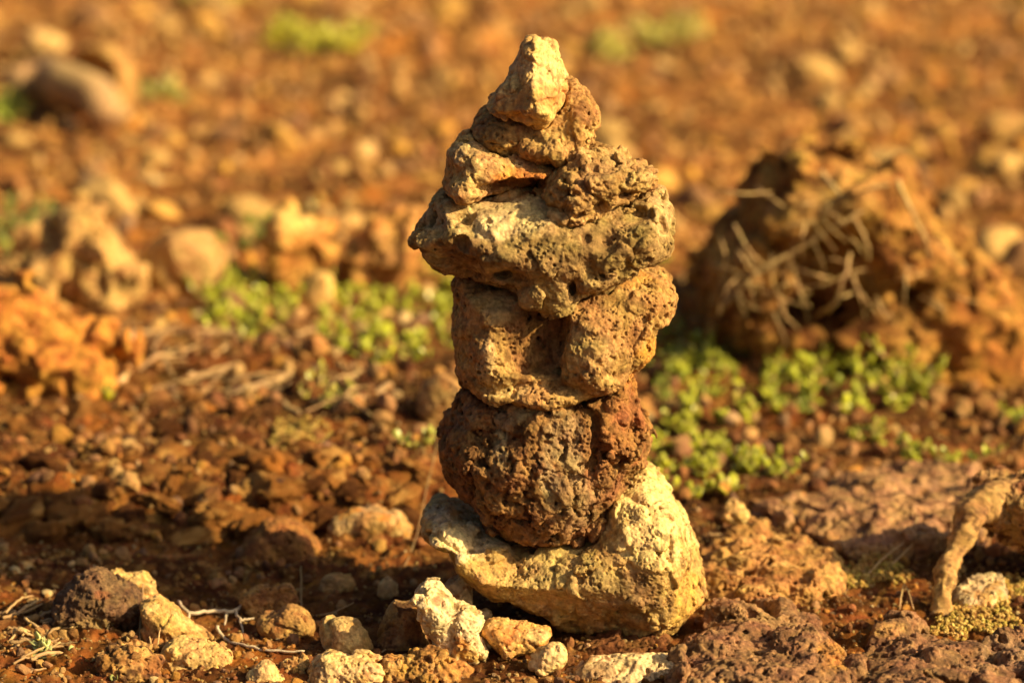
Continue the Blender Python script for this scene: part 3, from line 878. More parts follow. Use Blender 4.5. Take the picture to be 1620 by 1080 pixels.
field_stone('craggy tan boulder with a dark hollow behind its top, at upper left',
    [(35, 420), (45, 385), (62, 372), (85, 360), (110, 325), (138, 330), (150, 360), (175, 385), (205, 405), (218, 450), (200, 490), (120, 492), (55, 470)], base=((0.44, 0.28, 0.11), (0.54, 0.36, 0.15), BROWN), seed=231,
    spec=scaled(EARTH, 2.2), fine=(), h=0.003, up=1, ops=[('dent', 80, 370, 0.5, 30, 26, 0.9), ('dent', 165, 440, 0.9, 8, 40, 0.4)])
field_stone('rounded tan boulder right of the craggy tan boulder',
    [(226, 440), (228, 405), (250, 378), (285, 366), (325, 368), (350, 385), (360, 415), (345, 450), (310, 472), (250, 475)], base=((0.44, 0.27, 0.11), (0.52, 0.34, 0.15), BROWN), seed=232, spec=scaled(SOFT, 2.2), fine=(), h=0.003, up=1)
field_stone('tall orange rock with a pale cap behind the leafy plants left of the cairn',
    [(425, 440), (418, 380), (425, 345), (455, 328), (490, 345), (520, 365), (515, 400), (505, 440), (495, 460), (440, 465)], base=((0.46, 0.22, 0.055), (0.52, 0.30, 0.09), (0.34, 0.15, 0.035)), seed=233, spec=scaled(EARTH, 2.2), fine=(), h=0.003, up=1,
    patches=[(465, 350, 45, 24, (0.66, 0.46, 0.17), 0.9)])
field_stone('pale yellow stone standing in front of the tall orange rock',
    [(478, 470), (482, 440), (500, 425), (522, 435), (532, 460), (528, 485), (510, 505), (490, 495)], base=((0.62, 0.42, 0.15), (0.66, 0.46, 0.18), TAN), seed=234, spec=scaled(SOFT, 1.6), fine=(), h=0.0025, up=1)
field_stone('broad orange brown rock just left of the cairn, behind its widest stone',
    [(535, 420), (548, 385), (575, 360), (610, 348), (650, 362), (668, 395), (655, 430), (620, 455), (570, 470), (540, 460)], base=((0.44, 0.20, 0.06), (0.52, 0.29, 0.1), BROWN), seed=235, spec=scaled(EARTH, 2.2), fine=(), h=0.003, up=1,
    patches=[(605, 395, 36, 34, (0.56, 0.34, 0.13), 0.7)])
field_stone('bright pale rock far back in the upper left corner',
    [(28, 95), (35, 55), (55, 38), (75, 55), (100, 62), (108, 85), (85, 100), (45, 102)], base=((0.62, 0.42, 0.2), CREAM, TAN), seed=236, spec=scaled(SOFT, 3), fine=(), h=0.005, up=1)
field_stone('bulging tan boulder with a dark recess far back at upper left',
    [(92, 160), (95, 100), (120, 75), (165, 70), (205, 90), (218, 140), (208, 185), (150, 195)], base=((0.36, 0.2, 0.07), (0.42, 0.26, 0.1), BROWN), seed=237, spec=scaled(SOFT, 3), fine=(), h=0.005, up=1, ops=[('dent', 140, 118, 0.8, 46, 40, 1.2)])
field_stone('brown stone at the right edge far behind the root bound clod',
    [(1545, 215), (1560, 190), (1600, 175), (1660, 185), (1680, 235), (1560, 240)], base=((0.46, 0.27, 0.1), TAN, BROWN), seed=238, spec=scaled(SOFT, 3), fine=(), h=0.005, up=1)

# purplish slab lying flat on the right: outline drawn on the ground
def flat_stone(label, poly, zc, T, base, mat, spec, fine, seed, h=0.0018, patches=(), pw=3.0, name='rock', cat='rock', ops=()):
    P = [tuple(float(v) for v in on_z(px, py, zc + T * 0.5)) for px, py in poly]
    s = Sculpt(P, zc, T, h, pw, flat=True)
    s.rough(spec, seed)
    V, Q = s.mesh(seed, fine)
    return finish(name, label, cat, V, Q, mat, paint(V, base, seed, patches, mott=0.03))


flat_stone('jagged dark lava crust right of the cairn base with an orange right end',
    [(1055, 1050), (1085, 1005), (1120, 970), (1160, 972), (1205, 962), (1255, 975), (1300, 990), (1330, 1015), (1345, 1060), (1335, 1120), (1310, 1190), (1150, 1190), (1080, 1120)], 0.002, 0.020,
    LAVA, M_LAVA, CRUST, FINEX, 222, h=0.0012, patches=[(1318, 1035, 26, 30, (0.40, 0.18, 0.045), 0.8), (1190, 970, 60, 20, (0.36, 0.22, 0.10), 0.7), (1150, 1070, 40, 16, (0.40, 0.25, 0.13), 0.5)], pw=2.6, name='lava_rock', cat='lava rock')
flat_stone('broad dark lava crust with cavities filling the bottom right corner',
    [(1338, 1075), (1352, 1022), (1385, 1008), (1410, 985), (1436, 978), (1462, 985), (1490, 1005), (1525, 1028), (1565, 1030), (1590, 1010), (1640, 990), (1720, 1000), (1740, 1190), (1340, 1190)], 0.002, 0.020,
    LAVA, M_LAVA, CRUST, FINEX, 223, h=0.0012, patches=[(1400, 995, 30, 14, (0.42, 0.25, 0.09), 0.8), (1590, 1030, 50, 30, (0.30, 0.19, 0.12), 0.6)], pw=2.6, name='lava_rock', cat='lava rock')
flat_stone('low dark soil crust in the shade right in front of the cairn base',
    [(880, 1030), (930, 1016), (1000, 1016), (1060, 1024), (1080, 1042), (1050, 1056), (960, 1058), (880, 1054)], -0.002, 0.008,
    ((0.15, 0.07, 0.028), (0.22, 0.11, 0.045), (0.09, 0.04, 0.016)), M_SOIL, CRUST, FINEX, 229, h=0.0012, pw=2.4, name='clod', cat='clod')
flat_stone('pale flat stone lying in the moss under the overhanging crust at the right edge',
    [(1506, 940), (1514, 924), (1536, 912), (1572, 906), (1592, 916), (1588, 940), (1566, 954), (1524, 954)], 0.006, 0.008, (GREY, (0.56, 0.43, 0.25), TAN), M_PALE,
    [('tilt', 0.016, 0.0030), ('tilt', 0.007, 0.0012), ('ves', 0.006, 0.0016, 0.3)], SMF, 226, h=0.0009, pw=3.0)
flat_stone('crumbly tan ledge of soil crust sloping down right of the cairn',
    [(1095, 895), (1125, 868), (1150, 842), (1190, 830), (1243, 846), (1284, 858), (1322, 880), (1342, 902), (1318, 935), (1230, 955), (1160, 950), (1105, 935)], 0.002, 0.015,
    (BROWN, (0.42, 0.24, 0.09), TAN), M_STONE, CRUST, FINEX, 224, h=0.0012, pw=2.4, name='clod', cat='clod')
flat_stone('flat purplish brown slab lying among rubble at the right',
    [(1188, 804), (1225, 790), (1290, 768), (1345, 745), (1420, 735), (1500, 742), (1560, 758), (1600, 790), (1570, 835), (1520, 858), (1420, 868), (1340, 866), (1290, 846), (1240, 826)], 0.002, 0.016,
    ((0.25, 0.135, 0.06), (0.33, 0.19, 0.085), (0.16, 0.078, 0.032)), M_SLAB, [('fbm', 0.05, 0.004), ('tilt', 0.05, 0.009), ('tilt', 0.02, 0.004), ('ridge', 0.03, 0.003), ('ves', 0.016, 0.005, 0.3)], FINEX, 241)


# ------------------------------------------------------------------ root bound clod and the overhanging crust at the right
def tube(points, radii, seg=8, wob=0.12, seed=0, sub=5):
    """a twig through the points: smooth, tapered, a little crooked"""
    P = np.array(points, float); R = np.array(radii, float)
    if len(P) > 2:
        Q = []; RR = []
        for i in range(len(P) - 1):
            p0 = P[max(i - 1, 0)]; p1 = P[i]; p2 = P[i + 1]; p3 = P[min(i + 2, len(P) - 1)]
            for k in range(sub):
                t = k / sub
                Q.append(0.5 * ((2 * p1) + (-p0 + p2) * t + (2 * p0 - 5 * p1 + 4 * p2 - p3) * t * t + (-p0 + 3 * p1 - 3 * p2 + p3) * t ** 3))
                RR.append(R[i] * (1 - t) + R[i + 1] * t)
        Q.append(P[-1]); RR.append(R[-1])
    else:
        n = 6
        Q = [P[0] + (P[1] - P[0]) * k / n for k in range(n + 1)]
        RR = [R[0] + (R[1] - R[0]) * k / n for k in range(n + 1)]
    Q = np.array(Q); RR = np.array(RR)
    rg = np.random.default_rng(seed)
    if sub < 20: Q[1:-1] += rg.normal(size=Q[1:-1].shape) * RR[1:-1, None] * 0.35
    V = []; n = len(Q)
    for i in range(n):
        t = Q[min(i + 1, n - 1)] - Q[max(i - 1, 0)]
        t /= np.linalg.norm(t) + 1e-12
        a = np.cross(t, (0.13, 0.31, 0.94)); a /= np.linalg.norm(a) + 1e-12
        b = np.cross(t, a)
        for k in range(seg):
            th = 2 * math.pi * k / seg
            V.append(Q[i] + RR[i] * (1 + wob * rg.normal()) * (math.cos(th) * a + math.sin(th) * b))
    Fc = []
    for i in range(n - 1):
        for k in range(seg):
            Fc.append((i * seg + k, i * seg + (k + 1) % seg, (i + 1) * seg + (k + 1) % seg, (i + 1) * seg + k))
    Fc.append(tuple(range(seg))[::-1]); Fc.append(tuple((n - 1) * seg + k for k in range(seg)))
    return V, Fc


def join(parts):
    V = []; Fc = []
    for v, f in parts:
        o = len(V)
        V += list(v); Fc += [tuple(i + o for i in q) for q in f]
    return np.array(V), Fc


def px3(px, py, Y):
    x, z = on_y(px, py, Y)
    return np.array((float(x), Y, float(z)))


def mound():
    Yb = 0.62
    poly = [(1105, 560), (1115, 480), (1120, 420), (1150, 370), (1185, 325), (1222, 285), (1262, 258), (1300, 262), (1350, 268), (1400, 280), (1435, 290), (1470, 340), (1500, 390), (1545, 420), (1600, 470), (1660, 560),
            (1690, 650), (1500, 660), (1300, 600), (1180, 590)]
    y0, T = Yb + 0.10, 0.11
    P = [tuple(float(v) for v in on_y(px, py, y0 - 0.04)) for px, py in poly]
    s = Sculpt(P, y0, T, 0.003, 2.2)
    u = (y0 - CAM_Y) / FPX

    def c(px, py, dy):
        x, z = on_y(px, py, y0 - dy)
        return (float(x), y0 - dy, float(z))
    s.dent(c(1232, 312, 0.12), (42 * u, 0.09, 21 * u), 0.006)
    s.dent(c(1270, 430, 0.11), (130 * u, 0.05, 75 * u), 0.01)
    s.dent(c(1300, 505, 0.10), (120 * u, 0.07, 38 * u), 0.008)
    s.dent(c(1450, 480, 0.10), (60 * u, 0.05, 50 * u), 0.008)
    s.lump(c(1340, 320, 0.06), (70 * u, 0.04, 40 * u), 0.012)
    s.lump(c(1560, 560, 0.08), (80 * u, 0.05, 80 * u), 0.01)
    s._norm()
    s.rough(scaled(EARTH, 2.6)[:5], 251, band=0.03)
    V, Q = s.mesh(251, (), 1)
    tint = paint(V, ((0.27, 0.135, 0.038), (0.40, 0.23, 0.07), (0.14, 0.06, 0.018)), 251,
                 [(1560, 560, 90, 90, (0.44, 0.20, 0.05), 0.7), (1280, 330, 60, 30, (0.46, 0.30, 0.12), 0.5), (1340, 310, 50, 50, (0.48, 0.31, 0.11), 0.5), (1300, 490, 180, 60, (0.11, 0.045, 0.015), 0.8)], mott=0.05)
    zb = 0.0
    ctr = np.array([(V[:, 0].min() + V[:, 0].max()) / 2, y0, V[:, 2].min()], F32)
    root = link('root_clod', None, loc=tuple(float(q) for q in ctr))
    tag(root, 'large crumbling earth clod bound with dry roots, behind the cairn on the right', 'earth clod')
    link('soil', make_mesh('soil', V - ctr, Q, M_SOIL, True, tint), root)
    Yf = y0 - 0.135
    rg = random.Random(5)
    lines = [[(1140, 490), (1200, 430), (1270, 390), (1345, 345), (1400, 320)], [(1290, 500), (1320, 480), (1335, 440), (1345, 400)], [(1300, 455), (1302, 420), (1290, 390), (1283, 360)],
             [(1135, 500), (1150, 455), (1185, 425)], [(1240, 470), (1245, 430), (1255, 400)], [(1365, 460), (1330, 470), (1310, 495)], [(1180, 400), (1200, 440), (1205, 470)],
             [(1420, 285), (1440, 330), (1465, 380), (1475, 425)], [(1300, 270), (1335, 320), (1365, 370), (1375, 410)], [(1210, 390), (1240, 360), (1290, 350)], [(1160, 440), (1180, 480), (1230, 495)],
             [(1265, 455), (1300, 450), (1350, 430), (1380, 425)], [(1395, 510), (1405, 495), (1420, 520)], [(1220, 400), (1222, 440), (1235, 470), (1280, 485)]]
    for i in range(46):
        x0, y_0 = rg.uniform(1130, 1480), rg.uniform(290, 480)
        a = rg.uniform(-0.3, 1.7)
        L_ = rg.uniform(30, 90)
        lines.append([(x0, y_0), (x0 + L_ * .5 * math.cos(a) + rg.uniform(-9, 9), y_0 + L_ * .5 * math.sin(a) + rg.uniform(-9, 9)), (x0 + L_ * math.cos(a), y_0 + L_ * math.sin(a))])
    for i, ln in enumerate(lines):
        big = 2.2 if i in (0, 7) else (1.9 if i in (1, 8) else rg.uniform(0.5, 1.3))
        n = len(ln)
        pts = [px3(px, py, Yf + 0.02 + 0.02 * math.sin(i * 1.7 + k) + (0.03 if k in (0, n - 1) else 0)) - ctr for k, (px, py) in enumerate(ln)]
        v, f = tube(pts, [0.0011 * big * (1 - 0.45 * k / (n - 1)) for k in range(n)], 7, 0.1, i)
        link('root', make_mesh('root', v, f, M_ROOT), root)


mound()

# overhanging crust on the right with the root that props it
field_stone('overhanging crust of root matted soil at the right edge above a dark hollow',
    [(1548, 800), (1562, 776), (1590, 765), (1625, 762), (1680, 770), (1740, 800), (1740, 905), (1680, 890), (1640, 868), (1612, 850), (1585, 838), (1560, 822)], Y=0.07, ratio=0.9,
    base=((0.22, 0.11, 0.045), (0.38, 0.24, 0.11), (0.13, 0.06, 0.025)), spec=CRUST, fine=FINEX, seed=261, name='clod', cat='clod')


def thing_tube(name, label, cat, pts, radii, mat, seg=9, wob=0.12, seed=0, group=None):
    pts = [np.array(p) for p in pts]
    base = pts[0].copy()
    v, f = tube([p - base for p in pts], radii, seg, wob, seed)
    o = link(name, make_mesh(name, v, f, mat), loc=tuple(base))
    return tag(o, label, cat, group)


def crusted_root():
    ln = [(1484, 985, 0.010), (1490, 945, 0.025), (1501, 905, 0.038), (1515, 868, 0.05), (1528, 832, 0.06), (1548, 803, 0.07), (1580, 790, 0.078), (1620, 792, 0.085)]
    P = [px3(px, py, Y) for px, py, Y in ln]
    v, f = tube(P, [0.0066, 0.0046, 0.0042, 0.0052, 0.0078, 0.0098, 0.0105, 0.0100], 28, 0.0, 4, sub=24)
    V = np.array(v, F32)
    d = 0.0030 * fbm(V / 0.018, 263, 3, 0.6) + 0.0005 * fbm(V / 0.0045, 264, 2, 0.6, ridged=True)
    ii = np.arange(len(V))
    d = d + 0.0016 * fbm(np.stack([np.cos(ii % 28 / 28 * 2 * np.pi) * 1.9, np.sin(ii % 28 / 28 * 2 * np.pi) * 1.9, ii // 28 * 0.018], 1), 268, 3, 0.6, ridged=True)
    ctrl = np.repeat(V.reshape(-1, 28, 3).mean(1), 28, axis=0)
    nn = V - ctrl
    nn /= np.linalg.norm(nn, axis=1)[:, None] + 1e-9
    V = V + nn * d[:, None] + np.array((0.0035, 0.003, 0.0), F32)[None] * perlin(ctrl / 0.022, 269)[:, None]
    base = np.array([V[:, 0].mean(), V[:, 1].mean(), V[:, 2].min()], F32)
    tint = paint(V, ((0.36, 0.215, 0.085), (0.48, 0.31, 0.135), (0.17, 0.095, 0.045)), 265, mott=0.012)
    o = link('root', make_mesh('root', V - base, f, M_STONE, True, tint), loc=tuple(float(b) for b in base))
    tag(o, 'thick soil crusted root curving down to the moss at the right edge', 'root')


crusted_root()


# ------------------------------------------------------------------ gravel, pebbles, loose stones
def ico(sub=2):
    import bmesh
    bm = bmesh.new()
    bmesh.ops.create_icosphere(bm, subdivisions=sub, radius=1)
    V = np.array([v.co[:] for v in bm.verts], F32)
    T = np.array([[v.index for v in f.verts] for f in bm.faces], np.int64)
    bm.free()
    return V, T


def pebble_shape(seed, sub=2):
    V, T = ico(sub)
    rg = np.random.default_rng(seed)
    for _ in range(9):       # knock flat faces on it
        n = rg.normal(size=3); n /= np.linalg.norm(n)
        d = rg.uniform(0.55, 0.85)
        over = np.maximum(V @ n - d, 0)
        V = V - over[:, None] * n[None] * 0.92
    V = V + (V * (0.16 * fbm(V * 1.7 + seed, seed, 3, 0.6))[:, None])
    V = V * np.array([1, rg.uniform(0.65, 0.95), rg.uniform(0.5, 0.8)], F32)
    return V.astype(F32), T


def rand_rot(rg, n):
    q = rg.normal(size=(n, 4)); q /= np.linalg.norm(q, axis=1)[:, None]
    w, x, y, z = q.T
    return np.stack([np.stack([1 - 2 * (y * y + z * z), 2 * (x * y - z * w), 2 * (x * z + y * w)], 1),
                     np.stack([2 * (x * y + z * w), 1 - 2 * (x * x + z * z), 2 * (y * z - x * w)], 1),
                     np.stack([2 * (x * z - y * w), 2 * (y * z + x * w), 1 - 2 * (x * x + y * y)], 1)], 1)


PAL = np.array([(0.30, 0.15, 0.045), (0.40, 0.22, 0.065), (0.22, 0.10, 0.035), (0.44, 0.28, 0.10), (0.48, 0.33, 0.13), (0.56, 0.42, 0.20), (0.34, 0.20, 0.085), (0.24, 0.15, 0.08), (0.48, 0.26, 0.05), (0.15, 0.075, 0.03)], F32)
PALW = np.array([.2, .18, .12, .16, .09, .02, .08, .05, .07, .03])
SHAPES2 = [pebble_shape(300 + i, 2) for i in range(10)]
SHAPES1 = [pebble_shape(330 + i, 1) for i in range(6)]


def scatter_mesh(name, xs, ys, rs, shapes, mat, seed, label, cat, sink=0.25, pal=PAL, pw=PALW):
    rg = np.random.default_rng(seed)
    n = len(xs)
    zs = ground_full(xs, ys)
    R = rand_rot(rg, n)
    ci = rg.choice(len(pal), n, p=pw / pw.sum())
    sh = rg.integers(0, len(shapes), n)
    Vs, Fs, Ts = [], [], []
    off = 0
    for k, (sv, sf) in enumerate(shapes):
        m = np.nonzero(sh == k)[0]
        if not len(m): continue
        v = np.einsum('nij,vj->nvi', R[m], sv) * rs[m][:, None, None]
        v += np.stack([xs[m], ys[m], zs[m] + rs[m] * (0.6 - sink)], 1)[:, None, :]
        f = sf[None] + (np.arange(len(m)) * len(sv))[:, None, None] + off
        off += len(m) * len(sv)
        t = np.repeat((pal[ci[m]] * rg.uniform(0.75, 1.25, (len(m), 1)))[:, None, :], len(sv), 1)
        Vs.append(v.reshape(-1, 3)); Fs.append(f.reshape(-1, 3)); Ts.append(t.reshape(-1, 3))
    o = link(name, make_mesh(name, np.concatenate(Vs), np.concatenate(Fs), mat, False, np.concatenate(Ts)))
    return tag(o, label, cat, kind='stuff')


def spread(n, y0, y1, rg, margin=1.15):
    """random ground positions in the strip the photograph sees between depths y0 and y1"""
    t = rg.uniform(0, 1, n)
    y = np.sqrt((y0 - CAM_Y) ** 2 + t * ((y1 - CAM_Y) ** 2 - (y0 - CAM_Y) ** 2)) + CAM_Y
    x = rg.uniform(-1, 1, n) * (y - CAM_Y) * 0.182 * margin
    return x, y


def keep_density(x, y, rg, thin=0.35):
    p = np.stack([x, y, np.zeros_like(x)], 1)
    d = sstep(-0.35, 0.45, fbm(p / 0.16, 401, 3))
    k = rg.uniform(0, 1, len(x)) < thin + (1 - thin) * d
    return k


rg = np.random.default_rng(77)
x, y = spread(4200, -0.16, 0.75, rg, 1.3); k = keep_density(x, y, rg, 0.3); x, y = x[k], y[k]
r = np.exp(rg.normal(math.log(0.0036), 0.42, len(x))); r = np.clip(r, 0.0014, 0.0105)
r = np.where(y > 0.2, r * 1.35, r)
infront = (y < 0.14) & (r > 0.006); r[infront] *= 0.5
scatter_mesh('gravel', x, y, r, SHAPES2, M_GRAVEL, 1, pal=PAL * np.array((0.74, 0.64, 0.62), F32), label='crumbs of red and tan gravel strewn over the soil round the cairn', cat='gravel')
x, y = spread(16000, -0.16, 0.45, rg, 1.25); k = keep_density(x, y, rg, 0.4); x, y = x[k], y[k]
r = np.clip(np.exp(rg.normal(math.log(0.0013), 0.35, len(x))), 0.0006, 0.003)
scatter_mesh('grit', x, y, r, SHAPES1, M_GRAVEL, 2, 'fine brown grit scattered over the soil in the foreground', 'grit', pal=PAL * 0.7)
x, y = spread(5200, 0.7, 4.6, rg, 1.2)
r = np.clip(np.exp(rg.normal(math.log(0.0085), 0.45, len(x))), 0.003, 0.022)
scatter_mesh('gravel', x, y, r, SHAPES1, M_GRAVEL, 3, 'blurred orange brown rubble covering the slope behind the cairn', 'rubble', pal=PAL * np.array((0.98, 0.90, 0.85), F32))

# moss: golden granules massed on the soil
def moss(regions, n, seed, label):
    rg = np.random.default_rng(seed)
    xs, ys = [], []
    for (cx, cy, rx, ry, w) in regions:
        m = int(n * w)
        a = rg.uniform(0, 2 * math.pi, m); q = np.sqrt(rg.uniform(0, 1, m)) * (0.75 + 0.35 * np.sin(a * 3 + seed) * 0.6)
        gx, gy = on_z(cx + rx * q * np.cos(a), cy + ry * q * np.sin(a), 0.008)
        xs.append(gx); ys.append(gy)
    xs = np.concatenate(xs); ys = np.concatenate(ys)
    r = rg.uniform(0.0008, 0.0024, len(xs))
    scatter_mesh('moss', xs, ys, r, SHAPES1[:3], M_MOSS, seed, label, 'moss', sink=-0.6,
                 pal=np.array([(0.40, 0.26, 0.065), (0.50, 0.36, 0.11), (0.27, 0.15, 0.04), (0.36, 0.28, 0.06)], F32), pw=np.array([.35, .2, .3, .15]))


moss([(1555, 965, 80, 46, .62), (1600, 925, 40, 22, .2), (1500, 990, 40, 16, .18)], 1900, 81, 'golden granular moss on the soil below the crusted root at right')
moss([(1390, 895, 62, 30, .55), (1330, 910, 60, 26, .25), (1280, 930, 50, 18, .2)], 1700, 82, 'golden granular moss in front of the purplish slab')
moss([(470, 742, 60, 28, 1.0)], 700, 83, 'yellowish moss patch on the gravel bank left of the cairn')

# countable loose stones further back: copies of a few shapes
def stone_mat(nm, col):
    return rock_mat(nm, rough=0.85, spec=0.25, var=0.35, scale=160, bump=0.5, col=col, rnd=0.25)


KINDS = {'orange': stone_mat('orange_stone', (0.46, 0.255, 0.06)), 'tan': stone_mat('tan_stone', (0.43, 0.265, 0.085)), 'pale': stone_mat('pale_cream_stone', (0.60, 0.44, 0.20)), 'brown': stone_mat('brown_stone', (0.28, 0.14, 0.055))}
PROTO = {}
for kname, mt in KINDS.items():
    PROTO[kname] = []
    for i in range(5):
        v, f = pebble_shape(500 + i + 13 * len(PROTO), 3)
        v = v * (1 + 0.06 * fbm(v * 5, 7 + i, 2)[:, None])
        PROTO[kname].append(make_mesh('loose_stone', v, f, mt, True))

ZONES = [  # y range of depth, x side, where words, share
    (0.45, 0.95, -1, 'on the gravel behind the cairn, left'),
    (0.45, 0.95, 1, 'on the ground behind the cairn, right'),
    (0.95, 1.75, -1, 'on the middle of the slope left of the cairn'),
    (0.95, 1.75, 1, 'on the slope beyond the root bound clod'),
    (1.75, 4.2, -1, 'far up the slope left of the cairn top'),
    (1.75, 4.2, 1, 'far up the slope right of the cairn top')]
rg2 = random.Random(21)
COUNT = [14, 8, 34, 34, 62, 62]
for (ya, yb, side, where), cnt in zip(ZONES, COUNT):
    for i in range(cnt):
        kname = rg2.choices(['orange', 'tan', 'pale', 'brown'], [0.36, 0.38, 0.0, 0.20])[0]
        yy = ya + (yb - ya) * rg2.random() ** 0.9
        lim = (yy - CAM_Y) * 0.182
        xx = side * rg2.uniform(0.06 if yb > 1 else 0.08, lim * 1.03)
        ppx, ppy = to_px(xx, yy, 0.01)
        if 1080 < ppx and 250 < ppy < 660 and yy < 0.95:
            continue
        rr = min(max(math.exp(rg2.gauss(math.log(0.013 + 0.0035 * max(yy, 0)), 0.4)), 0.007), 0.045)
        if yb < 1: rr *= 0.75
        o = link('loose_stone', rg2.choice(PROTO[kname]), loc=(xx, yy, float(ground_h(xx, yy)[0]) + rr * 0.35))
        o.scale = (rr, rr, rr)
        o.rotation_euler = (rg2.uniform(-.5, .5), rg2.uniform(-.5, .5), rg2.uniform(0, 6.28))
        tag(o, f'small {kname} stone {where}, out of focus', 'stone', f'{kname} stones {where}')

CLODS = []
for i in range(6):
    v, f = pebble_shape(700 + i, 4)
    v = v * (1 + 0.16 * tilt_facets(v * 2.2 + i, 9)[:, None] + 0.07 * fbm(v * 6, 19 + i, 3, 0.6, ridged=True)[:, None])
    CLODS.append(make_mesh('soil_clod', v, f, M_SOIL, True, soil_tint(v * 0.02 + i)))
for (cx, cy, wx, wy, n, lo, hi, where) in [(230, 790, 300, 60, 70, .008, .021, 'on the shaded bank at left'), (520, 770, 160, 70, 26, .007, .015, 'on the gravel bank close to the cairn'),
                                           (300, 890, 280, 50, 26, .005, .012, 'at the foot of the shaded bank'), (1400, 712, 170, 40, 30, .006, .012, 'in the rubble behind the purplish slab'),
                                           (1210, 900, 110, 40, 24, .004, .009, 'on the crumbly ledge right of the cairn'), (420, 1050, 420, 22, 30, .003, .006, 'in the crumbs along the bottom edge'),
                                           (180, 680, 200, 40, 34, .008, .018, 'below the orange clod at left'), (1330, 985, 300, 30, 26, .003, .008, 'round the dark lava crusts at bottom right')]:
    for i in range(n):
        gx, gy, gz = ground_pt(cx + rg2.uniform(-wx, wx), cy + rg2.uniform(-wy, wy))
        if abs(gx - 0.03) < 0.085 and abs(gy) < 0.09:
            continue
        rr = math.exp(rg2.uniform(math.log(lo), math.log(hi)))
        o = link('soil_clod', rg2.choice(CLODS), loc=(gx, gy, gz + rr * 0.12))
        o.scale = (rr * rg2.uniform(.9, 1.5), rr * rg2.uniform(.9, 1.3), rr * rg2.uniform(.7, 1))
        o.rotation_euler = (rg2.uniform(-.4, .4), rg2.uniform(-.4, .4), rg2.uniform(0, 6.28))
        tag(o, f'crumbly red brown soil clod {where}', 'soil clod', f'soil clods {where}')

# a few placed pebbles that show singly
for (px, py, rpx, kname, label) in [
    (28, 903, 14, 'pale', 'cream pebble catching the sun at the left edge above the straw'), (46, 898, 10, 'pale', 'smaller cream pebble right beside the sunlit one at the left edge'),
    (75, 938, 12, 'pale', 'round cream pebble left of the dark lava rock'), (64, 925, 9, 'tan', 'tan pebble just behind the round cream pebble'), (88, 928, 8, 'tan', 'tan pebble touching the back of the dark lava rock'),
    (530, 970, 8, 'pale', 'tiny pale pebble in the shade above the blocky tan stone'), (575, 967, 8, 'tan', 'tiny tan pebble between the blocky stone and the dusky brown stone'),
    (893, 1000, 5, 'pale', 'tiny pale pebble on the dark soil in front of the cairn base'), (655, 985, 7, 'tan', 'little tan pebble wedged between the dusky and the veined rocks'),
    (1165, 945, 16, 'tan', 'tan stone at the back edge of the jagged dark lava crust'), (1220, 945, 18, 'tan', 'wider tan stone next along the back of the lava crust'),
    (293, 482, 12, 'pale', 'bright white pebble left of the leafy plants'), (315, 500, 12, 'pale', 'second white pebble below the bright white one'),
    (600, 862, 20, 'orange', 'bright orange stone in the gap under the tan slab'), (178, 738, 22, 'tan', 'pale flat stone lying on the left gravel bank'),
    (355, 700, 9, 'pale', 'pale round pebble on the gravel bank'), (295, 703, 8, 'pale', 'glinting pale pebble left of the round one on the bank')]:
    gx, gy, gz = ground_pt(px, py + rpx * 0.5)
    rr = rpx * (gy - CAM_Y) / FPX
    o = link('pebble', rg2.choice(PROTO[kname]), loc=(gx, gy, gz + rr * 0.45))
    o.scale = (rr, rr, rr)
    o.rotation_euler = (rg2.uniform(-.4, .4), rg2.uniform(-.4, .4), rg2.uniform(0, 6.28))
    tag(o, label, 'pebble')


# ------------------------------------------------------------------ succulent plants
def leaf_shape():
    V = []; n, m = 7, 8
    for i in range(n):
        t = i / (n - 1)
        w = 0.44 * (math.sin(math.pi * min(t ** 0.75 * 0.97 + 0.02, 1)) ** 0.8) * (0.55 + 0.6 * t)
        th = 0.10 * math.sin(math.pi * (0.06 + 0.9 * t)) ** 0.7
        zc = 0.22 * t * t
        for k in range(m):
            a = 2 * math.pi * k / m
            V.append((w * math.cos(a), t, zc + th * math.sin(a) + 0.10 * w * (math.cos(a) ** 2)))
    Fc = []
    for i in range(n - 1):
        for k in range(m):
            Fc.append((i * m + k, i * m + (k + 1) % m, (i + 1) * m + (k + 1) % m, (i + 1) * m + k))
    Fc.append(tuple(range(m))[::-1]); Fc.append(tuple((n - 1) * m + k for k in range(m)))
    return np.array(V, F32), Fc


LEAF = leaf_shape()


